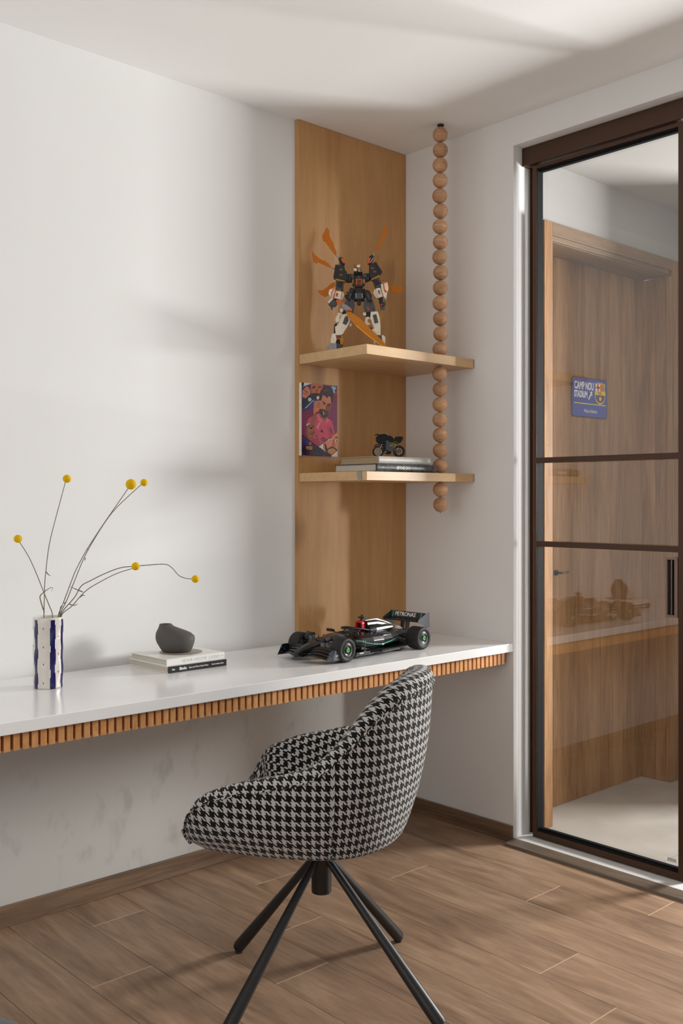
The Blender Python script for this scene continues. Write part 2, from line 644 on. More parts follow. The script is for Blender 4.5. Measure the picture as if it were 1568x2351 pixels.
def frame(o, x, y, z):
    """Matrix with given origin and axes."""
    x, y, z = Vector(x).normalized(), Vector(y).normalized(), Vector(z).normalized()
    m = Matrix((x, y, z)).transposed().to_4x4()
    m.translation = Vector(o)
    return m


def smooth_path(pts, k=5):
    P = [Vector(p) for p in pts]
    out = []
    for i in range(len(P) - 1):
        p0, p1, p2, p3 = P[max(i - 1, 0)], P[i], P[i + 1], P[min(i + 2, len(P) - 1)]
        for j in range(k):
            t = j / k
            out.append(0.5 * ((2 * p1) + (p2 - p0) * t + (2 * p0 - 5 * p1 + 4 * p2 - p3) * t * t + (3 * p1 - p0 - 3 * p2 + p3) * t ** 3))
    out.append(P[-1])
    return out


# ------------------------------------------------------------------ room shell
CZ = 2.715
YD = -0.557          # left jamb of the door opening
XL, YN = -4.7, -4.3  # far ends of the room
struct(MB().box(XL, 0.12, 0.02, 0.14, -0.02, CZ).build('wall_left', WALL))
o = MB()
o.box(0, 0.12, YD, 0.02, -0.02, CZ)
o.box(0, 0.12, -2.6, YD, 2.609, CZ)
o.box(0, 0.12, YN, -2.6, -0.02, CZ)
struct(o.build('wall_right', WALLB))
o = MB()
o.box(XL, 0.12, YN - 0.12, YN, -0.02, 0.7)
o.box(XL, 0.12, YN - 0.12, YN, 2.4, CZ)
o.box(XL, -3.75, YN - 0.12, YN, 0.7, 2.4)
o.box(-1.45, 0.12, YN - 0.12, YN, 0.7, 2.4)
struct(o.build('wall_front', WALLB))
struct(MB().box(XL - 0.12, XL, YN - 0.12, 0.14, -0.02, CZ).build('wall_far_left', WALLB))
struct(MB().box(XL - 0.12, 0.12, YN - 0.12, 0.14, CZ, CZ + 0.1).build('ceiling', CEIL))
w1 = struct(empty('window_1', (-2.6, YN - 0.06, 0)))
f = MB()
for x in (-1.15, -0.03, 1.09):
    f.box(x, x + 0.06, -0.03, 0.03, 0.7, 2.4)
f.box(-1.15, 1.15, -0.03, 0.03, 0.7, 0.76)
f.box(-1.15, 1.15, -0.03, 0.03, 2.34, 2.4)
struct(f.build('window_frame', BRONZE, w1))
struct(MB().box(-1.1, 1.1, -0.004, 0.004, 0.75, 2.35).build('window_pane', GLASS, w1))

# floor: base slab and single planks laid towards the desk wall
floor = struct(MB().box(XL, 0.0, YN, 0.02, -0.03, -0.012).build('floor', GAP))
joints = {0: -1.246, 1: -0.924, 2: -0.497, 3: -1.248, 4: -0.235, 5: -0.571, 6: -0.812, 7: -0.16, 8: -0.50, 9: -0.93}
PW, PLEN = 0.1865, 1.253
x1 = -0.0345
col = 0
while x1 > XL:
    x0 = max(x1 - PW, XL)
    xr = min(x1, -0.0)
    if col == 0:
        cols = [(x1, 0.0), (x0, x1)]
    else:
        cols = [(x0, x1)]
    for (a, bb) in cols:
        ph = joints.get(col, -random.uniform(0, PLEN))
        ys = [0.019]
        y = ph
        while y > 0.02:
            y -= PLEN
        while y + PLEN < 0.0:
            y += PLEN
        while y > YN:
            ys.append(y)
            y -= PLEN
        ys.append(YN)
        for q in range(len(ys) - 1):
            L0, L1 = ys[q + 1], ys[q]
            if L1 - L0 < 0.03:
                continue
            hw, hl = (bb - a) / 2 - 0.0008, (L1 - L0) / 2 - 0.0002
            e = 0.0007
            p = MB()
            p.box(-hw, hw, -hl + 0.0016, hl - 0.0016, -0.012, 0)
            # pale core showing at the two short ends
            p.box(-hw, hw, -hl, -hl + 0.0016, -0.012, -0.0003, 1)
            p.box(-hw, hw, hl - 0.0016, hl, -0.012, -0.0003, 1)
            p.build('plank', [PLANK, PLANK_EDGE], floor, ((a + bb) / 2, (L0 + L1) / 2, 0))['kind'] = 'structure'
    x1 = x0
    col += 1
    if col == 1:
        x1 = -0.0345 - PW

# skirting boards
struct(MB().box(XL, -0.0005, 0.0085, 0.0195, 0.0003, 0.063).build('baseboard_left', SKIRT, bev=0.0015))
sk = MB()
sk.box(-0.011, -0.0005, -0.556, 0.008, 0.0003, 0.062)
struct(sk.build('baseboard_right', SKIRT, bev=0.0015))

# sill of the door opening and the sloping transition strip in front of it
struct(MB().box(0.0005, 0.1395, -2.598, YD - 0.0005, -0.0195, 0.017).build('door_sill', SILL, bev=0.002))
struct(MB().prism([(-0.053, 0.0003), (-0.0495, 0.0085), (-0.0445, 0.010), (-0.002, 0.0168), (-0.0002, 0.0168), (-0.0002, 0.0003)], -2.598, -0.5575, 'xz').build('trim_1', STRIP, fix=True))

# ------------------------------------------------------------------ sliding glass door
d1 = struct(empty('door_1', (0, 0, 0)))
hd = MB().box(0.050, 0.118, -2.59, YD - 0.001, 2.541, 2.608)
struct(hd.build('track_cover', BRONZE, d1, bev=0.001))
jb = MB()
jb.box(0.099, 0.118, YD - 0.022, YD - 0.001, 0.0175, 2.540)
struct(jb.build('jamb_frame', plain('bronze_matt', sc(66, 44, 30), 0.85, 0, 0.1), d1, bev=0.001))
YL, YR = -0.600, -1.213           # leaf edges
ZB, ZT = 0.020, 2.534
lf = MB()
lf.box(0.060, 0.094, YL - 0.018, YL, ZB, ZT)
struct(lf.build('stile', BRONZE, d1, bev=0.0012))
lf = MB()
lf.box(0.060, 0.076, YR, YR + 0.022, ZB, ZT)
struct(lf.build('stile', BRONZE, d1, bev=0.0012))
lf = MB()
lf.box(0.0605, 0.094, YR + 0.022, YL - 0.018, ZB, ZB + 0.024)
struct(lf.build('rail', BRONZE, d1, bev=0.001))
lf = MB()
lf.box(0.0605, 0.094, YR + 0.022, YL - 0.018, ZT - 0.013, ZT)
struct(lf.build('rail', BRONZE, d1, bev=0.001))
for z0 in (1.420, 1.108):
    lf = MB()
    lf.box(0.061, 0.086, YR + 0.022, YL - 0.018, z0, z0 + 0.020)
    struct(lf.build('glazing_bar', BRONZE, d1, bev=0.0008))
# rubber gasket lining the rebate
g = MB()
ya, yb = YR + 0.022, YL - 0.018
za, zb = ZB + 0.024, ZT - 0.013
g.box(0.064, 0.0935, yb - 0.0015, yb - 0.0002, za, zb)
g.box(0.064, 0.0935, ya + 0.0002, ya + 0.0015, za, zb)
g.box(0.066, 0.0922, ya + 0.0015, yb - 0.0015, za + 0.0002, za + 0.004)
g.box(0.076, 0.0922, ya + 0.0015, yb - 0.0015, za + 0.004, za + 0.010)
g.box(0.066, 0.0922, ya + 0.0015, yb - 0.0015, zb - 0.004, zb - 0.0002)
g.box(0.076, 0.0922, ya + 0.0015, yb - 0.0015, zb - 0.010, zb - 0.004)
struct(g.build('gasket', BLACKR, d1))
for z0, z1 in ((za, 1.1085), (1.1275, 1.4205), (1.4395, zb)):
    pane = MB().box(0.0925, 0.0975, ya + 0.0016, yb - 0.0016, z0 + 0.0012, z1 - 0.0012)
    pane.m = [1, 1, 1, 0, 1, 0]         # the ground edges of the pane are sealed in black rubber
    struct(pane.build('glass_pane', [GLASS, BLACKR], d1))
# recessed pull
hp = MB()
hy0, hy1, hz0, hz1 = -1.1895, -1.146, 0.890, 1.091
hp.box(0.058, 0.070, hy0, hy0 + 0.011, hz0, hz1)
hp.box(0.058, 0.070, hy1 - 0.006, hy1, hz0, hz1)
hp.box(0.058, 0.070, hy0 + 0.011, hy1 - 0.006, hz0, hz0 + 0.008)
hp.box(0.058, 0.070, hy0 + 0.011, hy1 - 0.006, hz1 - 0.008, hz1)
hd = struct(hp.build('pull_plate', plain('pull_plate_bronze', sc(140, 118, 102), 0.45, 0.2), d1))
rc = MB()
rc.box(0.0675, 0.089, hy0 + 0.0112, hy1 - 0.0062, hz0 + 0.0082, hz1 - 0.0082)
struct(rc.build('pull_recess', STEELDARK, hd))
rc = MB()
rc.cyl((0.0635, -1.166, hz0 + 0.009), (0.0635, -1.166, hz1 - 0.009), 0.0035, n=10)
struct(rc.build('pull_grip', plain('grip_metal', sc(110, 104, 104), 0.25, 0.9), hd))
# tiny etched maker's stamp in the lower corner of the glass
st = MB()
for r_ in range(3):
    yy = -1.135
    while yy > -1.165:
        w_ = random.uniform(0.0015, 0.004)
        st.box(0.0917, 0.0922, yy - w_, yy, 0.064 + r_ * 0.0042, 0.0665 + r_ * 0.0042)
        yy -= w_ + 0.0012
stm = st.build('glass_stamp', plain('stamp_black', sc(46, 44, 44), 0.6), d1)
struct(stm)

# ------------------------------------------------------------------ hallway beyond the glass
HZ = 0.034
hf = struct(empty('hallway_floor', (0, 0, 0)))
tile_me = {}
for i in range(3):
    for j in range(6):
        tx0, tx1 = 0.1405 + i * 1.2, 0.1405 + (i + 1) * 1.2 - 0.002
        ty1 = -0.470 - j * 0.62 if j else -0.4601
        ty0 = -0.470 - (j + 1) * 0.62 + 0.002
        struct(MB().box(tx0, tx1, ty0, ty1, -0.02, HZ).build('floor_tile', CONCRETE, hf))
hw = MB()
hw.box(0.121, 0.1725, -0.592, -0.45, HZ, 2.2725)          # stub beside the casing
hw.box(0.121, 3.74, -0.590, -0.44, 2.2975, 2.575)
hw.box(1.121, 3.74, -0.590, -0.44, HZ, 2.274)
hw.box(1.15, 1.27, -1.16, -0.5905, HZ, 2.575)      # unseen stub added to keep the strip light off the hallway door
struct(hw.build('hallway_wall', HALLP))
o = MB()
o.box(3.74, 3.86, -4.3, -0.44, -0.02, 2.575)
o.box(0.121, 3.86, -4.42, -4.3, -0.02, 2.575)
struct(o.build('hallway_far_wall', HALLP))
struct(MB().box(0.121, 3.86, -4.42, -0.44, 2.5755, 2.66).build('hallway_ceiling', HALLP))
d2 = struct(empty('door_2', (0, 0, HZ)))
edges = [0.1735, 0.199, 0.371, 0.540, 0.714, 0.885, 1.0465]
for a, bb in zip(edges, edges[1:]):
    struct(MB().box(a + 0.0008, bb - 0.0008, -0.470, -0.452, 0.001, 2.236).build('board', DOORWOOD, d2, bev=0.0012))
for i, (a, bb) in enumerate(((-0.536, -0.453), (-0.588, -0.5375))):
    struct(MB().box(1.046, 1.066, a, bb, 0.001, 2.236).build('board', DOORWOOD, d2, bev=0.0012))
struct(MB().box(1.046, 1.064, -0.609, -0.5895, 0.001, 2.236).build('board', DOORWOOD, d2, bev=0.001))
# casing: outer band, stepped inner fillets, soffit
cs = MB().box(0.1205, 0.173, -0.610, -0.5925, 0.001, 2.31)
struct(cs.build('casing_side', DOORWOOD, d2, bev=0.001))
cs = MB().box(1.0665, 1.12, -0.610, -0.5905, 0.001, 2.31)
struct(cs.build('casing_side', DOORWOOD, d2, bev=0.001))
CASEH = wood('oak_casing_horizontal', sc(104, 80, 58), sc(126, 98, 72), sc(142, 112, 84), (1.0, 12, 12), 0.5, 0.03, 0.05)
struct(MB().box(0.1735, 1.066, -0.610, -0.5905, 2.262, 2.31).build('casing_head', CASEH, d2, bev=0.001))
struct(MB().box(0.1735, 1.0455, -0.604, -0.5700, 2.2425, 2.2615).build('casing_head', CASEH, d2, bev=0.001))
struct(MB().box(0.1735, 1.0455, -0.597, -0.4500, 2.2365, 2.2420).build('casing_head', CASEH, d2))
struct(MB().box(0.17, 1.10, -0.4505, -0.4410, 0.001, 2.262).build('door_backing', CASEH, d2))
lv = MB()
lv.cyl((0.388, -0.4702, 0.952), (0.388, -0.478, 0.952), 0.011, n=14)
lv.tube(smooth_path([(0.388, -0.478, 0.952), (0.388, -0.492, 0.952), (0.395, -0.497, 0.952), (0.440, -0.497, 0.953)], 4), 0.0042, 8)
struct(lv.build('lever_handle', STEELDARK, d2))

# stadium direction sign hung on the hallway door
sg = empty('sign', (0.495, -0.4705, 1.629))
tag(sg, 'blue rectangular metal sign with white lettering and a football crest on hallway door', 'sign')
SW, SH = 0.262, 0.168


def rrect(x0, x1, y0, y1, r, n=5):
    p = []
    for cx, cy, a0 in ((x1 - r, y0 + r, -90), (x1 - r, y1 - r, 0), (x0 + r, y1 - r, 90), (x0 + r, y0 + r, 180)):
        p += [(cx + r * math.cos(R(a0 + 90 * k / n)), cy + r * math.sin(R(a0 + 90 * k / n))) for k in range(n + 1)]
    return p


SB = plain('sign_blue', sc(70, 84, 170), 0.35)
SBD = plain('sign_rim', sc(58, 54, 60), 0.4)
SYEL = plain('sign_yellow', sc(232, 208, 50), 0.4)
SREDX = plain('sign_red', sc(205, 45, 50), 0.4)
SORG = plain('sign_orange', sc(228, 150, 40), 0.4)
SMAR = plain('sign_maroon', sc(150, 40, 80), 0.4)
SNAVY = plain('sign_navy', sc(48, 70, 140), 0.4)
MB().prism(rrect(0, SW, 0, SH, 0.014), -0.003, -0.0002, 'xz').build('plate', SBD, sg, fix=True)
MB().prism(rrect(0.005, SW - 0.004, 0.005, SH - 0.004, 0.011), -0.0034, -0.0029, 'xz').build('face_print', SB, sg, fix=True)


def flat(poly, d, mat, parent, name, t=0.0004):
    return MB().prism(poly, -d - t, -d, 'xz').build(name, mat, parent, fix=True)


TM = lambda x, z, d: frame((x, -d, z), (1, 0, 0), (0, 0, 1), (0, -1, 0))
text('lettering', 'CAMP NOU', 0.044, WHITETXT, sg, TM(0.018, 0.131, 0.0034), 0.62, 0.0014)
text('lettering', 'STADIUM', 0.038, WHITETXT, sg, TM(0.018, 0.095, 0.0034), 0.60, 0.0014)
flat([(0.119, 0.078), (0.125, 0.075), (0.143, 0.098), (0.149, 0.092), (0.149, 0.112), (0.132, 0.110), (0.138, 0.104)], 0.0034, WHITETXT, sg, 'arrow')
flat([(0.018, 0.056), (0.252, 0.056), (0.252, 0.060), (0.018, 0.060)], 0.0034, SYEL, sg, 'rule_line')
text('lettering', 'Visca el barça', 0.021, WHITETXT, sg, TM(0.086, 0.028, 0.0034), 0.85, 0.0, 0.35)
cr = MB()
X0 = 0.168
crest = [(0.002, 0.152), (0.013, 0.148), (0.026, 0.155), (0.039, 0.150), (0.052, 0.155), (0.065, 0.148), (0.077, 0.152), (0.073, 0.128), (0.081, 0.108),
         (0.078, 0.098), (0.076, 0.086), (0.070, 0.074), (0.058, 0.066), (0.044, 0.062), (0.040, 0.058), (0.036, 0.062), (0.022, 0.066), (0.010, 0.074), (0.004, 0.086), (0.002, 0.098), (-0.001, 0.108), (0.006, 0.128)]
flat([(X0 + a, b_) for a, b_ in crest], 0.0034, SYEL, sg, 'crest_outline')
q = lambda a0, a1, b0, b1: [(X0 + a0, b0), (X0 + a1, b0), (X0 + a1, b1), (X0 + a0, b1)]
flat(q(0.009, 0.038, 0.117, 0.147), 0.0038, WHITETXT, sg, 'crest_panel')
flat(q(0.019, 0.028, 0.117, 0.149), 0.0042, SREDX, sg, 'crest_cross')
flat(q(0.009, 0.038, 0.128, 0.136), 0.0042, SREDX, sg, 'crest_cross')
flat(q(0.041, 0.070, 0.117, 0.147), 0.0038, SORG, sg, 'crest_panel')
for k in range(4):
    flat(q(0.044 + k * 0.007, 0.0465 + k * 0.007, 0.117, 0.147), 0.0042, SREDX, sg, 'crest_stripe')
text('lettering', 'FCB', 0.013, BLACKC, sg, TM(X0 + 0.025, 0.108, 0.0038), 0.9, 0.0003, spacing=1.25)
flat([(X0 + a, b_) for a, b_ in ((0.006, 0.100), (0.074, 0.100), (0.072, 0.086), (0.066, 0.077), (0.055, 0.070), (0.040, 0.067), (0.025, 0.070), (0.014, 0.077), (0.008, 0.086))], 0.0038, SNAVY, sg, 'crest_panel')
for a0, a1, b0 in ((0.015, 0.024, 0.079), (0.034, 0.046, 0.069), (0.056, 0.065, 0.079)):
    flat(q(a0, a1, b0, 0.0995), 0.0042, SMAR, sg, 'crest_stripe')
flat([(X0 + 0.040 + 0.009 * math.cos(k * 0.5236), 0.085 + 0.009 * math.sin(k * 0.5236)) for k in range(12)], 0.0046, SYEL, sg, 'crest_ball')

# ------------------------------------------------------------------ wall panel, shelves, bead strand
pn = MB().box(-0.584, -0.0006, 0.0, 0.0195, 0.746, CZ - 0.001)
tag(pn.build('wall_panel', BIRCH, bev=0.001), 'tall birch plywood panel fixed to the wall in the corner behind the shelves', 'panel')


def shelf(z0, z1, label, clip):
    s = MB().box(-0.580, -0.0006, -0.367, -0.0006, z0, z1)
    o = tag(s.build('shelf', BIRCH_H, bev=0.0012), label, 'shelf', 'plywood corner shelves')
    o['label'] = label
    # edge banding on the two free sides
    if clip:
        c = MB()
        c.prism([(-0.338, z0 + 0.0002), (-0.332, z0 - 0.004), (-0.326, z0 + 0.002), (-0.318, z1 - 0.003), (-0.322, z1 - 0.0003), (-0.342, z1 - 0.0003), (-0.342, z0 + 0.006), (-0.348, z0 + 0.004)], -0.5825, -0.5802, 'yz')
        c.build('edge_tape', plain('grey_tape', sc(150, 146, 138), 0.5), o, fix=True, label='torn grey strip of tape on the shelf edge')
    e = MB()
    e.box(-0.006, -0.0008, -0.3685, -0.3672, z0 + 0.002, z1 - 0.002)
    e.build('end_bracket', PMID, o)
    return o


shelf(1.793, 1.828, 'upper plywood corner shelf carrying the toy robot', False)
shelf(1.351, 1.383, 'lower plywood corner shelf carrying two big books and a toy motorcycle', True)

bs = empty('bead_strand', (-0.150, -0.325, 0))
tag(bs, 'vertical strand of round wooden beads hanging from ceiling through both shelves', 'bead strand')
zs = [1.8575 + 0.0584 * k for k in range(15)] + [1.4125 + 0.0584 * k for k in range(7)] + [1.3215, 1.2635]
b0 = None
for z in zs:
    if b0 is None:
        b = MB()
        n = 28
        prof = [(0.0022, -0.0284)] + [(0.0287 * math.cos(R(a)), 0.0287 * math.sin(R(a))) for a in range(-80, 81, 10)] + [(0.0022, 0.0284)]
        b.lathe(prof, 28)
        b0 = b.build('bead', BEAD, bs)
        ob = b0
    else:
        ob = b0.copy()
        COL.objects.link(ob)
    ob.location = (random.uniform(-0.0022, 0.0022), random.uniform(-0.0022, 0.0022), z)
    ob.rotation_euler = (0, 0, random.uniform(0, 6.28))
CORD = plain('brown_cord', sc(96, 66, 44), 0.8)
MB().cyl((0, 0, 1.2325), (0, 0, CZ - 0.004), 0.0018, n=8).build('cord', CORD, bs)
MB().lathe([(0.012, -0.006), (0.0125, -0.003), (0.0125, 0)], 16).build('ceiling_hook', PMATT, bs, (0.004, 0.002, CZ - 0.0005))

# ------------------------------------------------------------------ desk
DZ = 0.745
dk = empty('desk', (0, 0, 0))
tag(dk, 'long white stone-topped wall desk with a wooden slatted apron', 'desk')
MB().box(-4.2, -0.0006, -0.555, -0.0008, 0.7135, DZ).build('worktop', STONE, dk, bev=0.0022, seg=3)
MB().box(-4.2, -0.012, -0.527, -0.470, 0.671, 0.7132).build('apron', SLATBACK, dk)
s0 = None
k = 0
while -0.0325 - k * 0.02376 > -3.6:
    if s0 is None:
        s0 = MB().box(-0.0082, 0.0082, -0.008, 0, 0, 0.0455).build('slat', SLAT, dk, bev=0.0006, seg=1)
        ob = s0
    else:
        ob = s0.copy()
        COL.objects.link(ob)
    ob.location = (-0.0325 - k * 0.02376 + random.uniform(-0.0012, 0.0012), -0.5272, 0.6675)
    k += 1

# ------------------------------------------------------------------ poster on the panel
PX, PZ, PWD, PHT, PTH = -0.5815, 1.449, 0.180, 0.274, 0.016
po = empty('poster', (PX, -0.0005, PZ))
tag(po, 'canvas print of a bearded football player in a pink shirt, raised fist', 'poster')
MB().box(0, PWD, -PTH, 0, 0, PHT).build('canvas', plain('canvas_white', sc(236, 230, 222), 0.8), po, bev=0.001)


def art(poly, layer, rgb, name='print', rough=0.45):
    pts = []
    for X, Y in poly:
        t = (Y - 190) / 1235
        xx = (X - 125 - 15 * t) / 650
        top = 190 + 72 * xx
        tt = (Y - top) / (1230 - 12 * xx)
        pts.append((min(1, max(0, xx)) * PWD, (1 - min(1, max(0, tt))) * PHT))
    mname = 'print_%d_%d_%d' % rgb
    flat(pts, PTH + 0.0001 + layer * 0.00022, plain(mname, sc(*rgb), rough, 0, 0.4, 0.05, 80), po, name, 0.0002)


NAVY, MAG, SKIN, SKIND, DARK = (24, 30, 66), (122, 8, 74), (206, 120, 84), (142, 66, 44), (34, 16, 20)
art([(125, 185), (785, 255), (800, 1490), (140, 1425)], 0, MAG)
art([(125, 265), (310, 205), (520, 225), (480, 560), (350, 600), (140, 665)], 1, (34, 56, 130))
art([(135, 480), (300, 395), (345, 480), (200, 620), (140, 640)], 2, (18, 24, 60))
art([(125, 190), (320, 205), (135, 272)], 2, (226, 220, 214))
art([(125, 187), (165, 190), (160, 245), (130, 270)], 3, (20, 18, 24))
art([(500, 228), (785, 255), (785, 300), (705, 460), (690, 300)], 1, NAVY)
art([(785, 300), (785, 430), (700, 462), (720, 400)], 2, (160, 22, 40))
art([(655, 270), (700, 262), (765, 292), (730, 330), (735, 380), (700, 395), (690, 320)], 3, (150, 170, 205))
art([(560, 235), (640, 244), (620, 290), (570, 262)], 3, (120, 40, 110))
# background player
art([(290, 212), (502, 232), (508, 300), (470, 350), (455, 440), (440, 505), (400, 480), (340, 440), (298, 370), (284, 290)], 3, (198, 104, 60))
art([(305, 380), (380, 372), (455, 385), (450, 480), (425, 500), (370, 480), (325, 430)], 4, (44, 20, 22))
art([(392, 436), (440, 425), (440, 470), (405, 492)], 5, (236, 226, 220))
art([(312, 268), (370, 252), (374, 272), (316, 290)], 4, DARK)
art([(412, 262), (482, 258), (486, 276), (420, 276)], 4, DARK)
art([(320, 285), (365, 278), (362, 296), (325, 300)], 4, (90, 40, 30))
art([(425, 280), (475, 280), (470, 296), (430, 296)], 4, (90, 40, 30))
art([(380, 300), (415, 300), (422, 360), (395, 368), (372, 355)], 4, (166, 78, 46))
art([(140, 335), (205, 255), (245, 270), (282, 335), (276, 390), (240, 420), (200, 462), (140, 435)], 4, (214, 128, 92))
for (a, b_) in ((190, 300), (215, 325), (180, 345)):
    art([(a - 30, b_ + 20), (a + 40, b_ + 48), (a + 38, b_ + 56), (a - 32, b_ + 30)], 5, (120, 56, 40))
art([(270 + 32 * math.cos(k * 0.6283), 482 + 32 * math.sin(k * 0.6283)) for k in range(10)], 4, (206, 206, 200))
art([(185, 625), (300, 520), (350, 490), (340, 510), (300, 535), (200, 630)], 4, (190, 196, 210))
# main player: shirt, arm, fist, neck, head
art([(215, 890), (255, 800), (330, 760), (400, 730), (450, 745), (520, 800), (590, 800), (680, 860), (712, 960), (738, 1085), (560, 1192), (430, 1285), (290, 1180), (330, 1080), (340, 960), (230, 940)], 3, (205, 62, 92))
art([(410, 1080), (470, 1240), (430, 1280), (300, 1185), (340, 1100)], 4, (168, 40, 76))
art([(590, 960), (640, 930), (700, 1000), (720, 1085), (640, 1140), (610, 1040)], 4, (186, 48, 80))
art([(430, 880), (480, 870), (430, 1000), (390, 960)], 4, (228, 108, 128))
art([(395, 740), (440, 730), (520, 820), (510, 880), (440, 850)], 4, (226, 96, 118))
art([(590, 800), (640, 850), (600, 880), (560, 880)], 4, (226, 96, 118))
art([(320, 760), (425, 680), (392, 790), (376, 900), (362, 1010), (330, 1110), (290, 1180), (228, 1120), (208, 1010), (235, 930), (310, 850)], 5, (150, 82, 50))
for k in range(9):
    xx, yy = 240 + (k * 47) % 110, 900 + (k * 61) % 220
    art([(xx, yy), (xx + 40, yy + 14), (xx + 30, yy + 36), (xx - 8, yy + 26)], 6, ((96, 44, 30), (176, 104, 60))[k % 2])
art([(215, 900), (275, 880), (275, 905), (220, 930)], 6, (232, 224, 224))
art([(352, 512), (455, 505), (470, 570), (455, 645), (420, 705), (340, 735), (338, 620)], 5, (206, 118, 78))
for yy in (545, 580, 612):
    art([(400, yy), (466, yy - 6), (466, yy + 3), (400, yy + 9)], 6, (120, 58, 38))
art([(440, 700), (520, 790), (592, 790), (570, 850), (520, 850), (450, 770)], 5, (150, 78, 54))
art([(455, 470), (500, 390), (600, 380), (665, 430), (668, 570), (650, 655), (612, 730), (555, 800), (505, 785), (462, 690), (450, 590)], 6, SKIN)
art([(588, 560), (664, 560), (650, 655), (612, 720), (570, 680)], 7, SKIND)
art([(452, 500), (440, 410), (470, 330), (520, 275), (600, 262), (670, 295), (705, 380), (695, 480), (676, 590), (655, 520), (652, 450), (610, 432), (585, 470), (560, 440), (505, 405), (475, 510)], 7, (34, 14, 20))
art([(500, 330), (580, 300), (650, 340), (600, 335), (520, 370)], 8, (84, 34, 44))
art([(498, 512), (556, 548), (552, 566), (500, 535)], 8, DARK)
art([(588, 572), (648, 555), (650, 578), (596, 596)], 8, DARK)
art([(505, 545), (550, 566), (540, 584), (510, 566)], 8, (70, 34, 28))
art([(600, 596), (640, 585), (636, 606), (604, 612)], 8, (70, 34, 28))
art([(565, 560), (590, 650), (545, 672), (560, 640)], 8, (120, 56, 38))
art([(452, 650), (500, 645), (560, 672), (622, 690), (600, 760), (545, 806), (505, 795), (468, 730)], 8, (44, 20, 18))
art([(508, 680), (560, 700), (610, 700), (570, 740), (535, 752)], 9, (110, 40, 36))
art([(506, 682), (518, 684), (534, 750), (520, 748)], 9, (236, 226, 216))
# kit marks
art([(490, 985), (534, 1052), (468, 1040)], 5, (60, 18, 34))
art([(638, 972), (656, 975), (690, 1060), (692, 1090), (660, 1050)], 5, (70, 30, 60))
art([(478, 1185), (480, 1165), (522, 1125), (570, 1165), (568, 1185), (522, 1150)], 5, (54, 16, 34))
art([(500, 1205), (504, 1185), (524, 1168), (548, 1188), (546, 1204), (524, 1188)], 5, (54, 16, 34))
# lower panels
art([(125, 1075), (430, 1288), (680, 1440), (680, 1480), (140, 1425)], 5, (28, 20, 48))
art([(140, 1100), (200, 1130), (310, 1220), (300, 1260), (200, 1250), (140, 1260)], 6, (46, 40, 110))
art([(140, 1095), (190, 1120), (170, 1180), (140, 1190)], 7, (110, 34, 60))
art([(270, 1200), (305, 1210), (300, 1250), (280, 1255)], 7, (196, 90, 50))
for k in range(5):
    art([(160 + k * 60, 1370), (176 + k * 60, 1374), (186 + k * 60, 1422), (170 + k * 60, 1420)], 6, (110, 24, 50))
for k in range(4):
    art([(170 + k * 50, 1265), (188 + k * 50, 1268), (188 + k * 50, 1300), (170 + k * 50, 1296)], 6, (90, 26, 60))
art([(520, 1455), (545, 1440), (530, 1466)], 7, (190, 200, 40))
art([(430, 1290), (800, 1050), (800, 1370), (675, 1448)], 6, (214, 126, 92))
art([(430, 1290), (545, 1210), (520, 1300), (575, 1392)], 7, (226, 220, 214))
art([(520, 1235), (548, 1222), (560, 1350), (530, 1340)], 8, (190, 100, 66))
art([(550, 1230), (575, 1260), (600, 1340), (575, 1385), (560, 1330)], 8, DARK)
art([(575, 1390), (600, 1330), (680, 1295), (750, 1325), (790, 1370), (672, 1446)], 8, (70, 34, 26))
art([(600, 1385), (620, 1345), (690, 1325), (745, 1350), (760, 1385), (672, 1440)], 9, (196, 126, 50))
art([(690, 1190), (735, 1170), (748, 1310), (680, 1310)], 7, (178, 92, 64))
art([(612, 1182), (640, 1166), (676, 1184), (645, 1206)], 8, (236, 226, 220))
art([(632, 1174), (656, 1174), (656, 1198), (632, 1198)], 9, DARK)
art([(738, 1200), (790, 1188), (790, 1215), (750, 1222)], 8, (236, 226, 220))
art([(758, 1194), (780, 1192), (780, 1216), (758, 1218)], 9, DARK)
art([(606, 1160), (660, 1136), (690, 1150), (650, 1152)], 8, DARK)
art([(728, 1160), (750, 1138), (792, 1138), (792, 1160)], 8, DARK)
art([(800, 1368), (800, 1490), (675, 1474), (680, 1446)], 7, (224, 216, 210))
for a, b_ in (((125, 1078), (430, 1290)), ((430, 1290), (800, 1052)), ((430, 1290), (680, 1448)), ((680, 1448), (800, 1370)), ((140, 668), (350, 604)), ((125, 268), (315, 206)), ((695, 462), (800, 426))):
    d_ = Vector((b_[0] - a[0], b_[1] - a[1])).normalized()
    n_ = Vector((-d_.y, d_.x)) * 4
    art([(a[0] + n_.x, a[1] + n_.y), (b_[0] + n_.x, b_[1] + n_.y), (b_[0] - n_.x, b_[1] - n_.y), (a[0] - n_.x, a[1] - n_.y)], 10, (26, 12, 22))
text('lettering', 'MESSI', 0.0165, plain('poster_gold', sc(222, 140, 70), 0.5), po,
     frame((0.0195, -(PTH + 0.0020), 0.0290), (1, 0, -0.02), (0.02, 0, 1), (0, -1, 0)), 0.78, 0.0004)

# ------------------------------------------------------------------ books


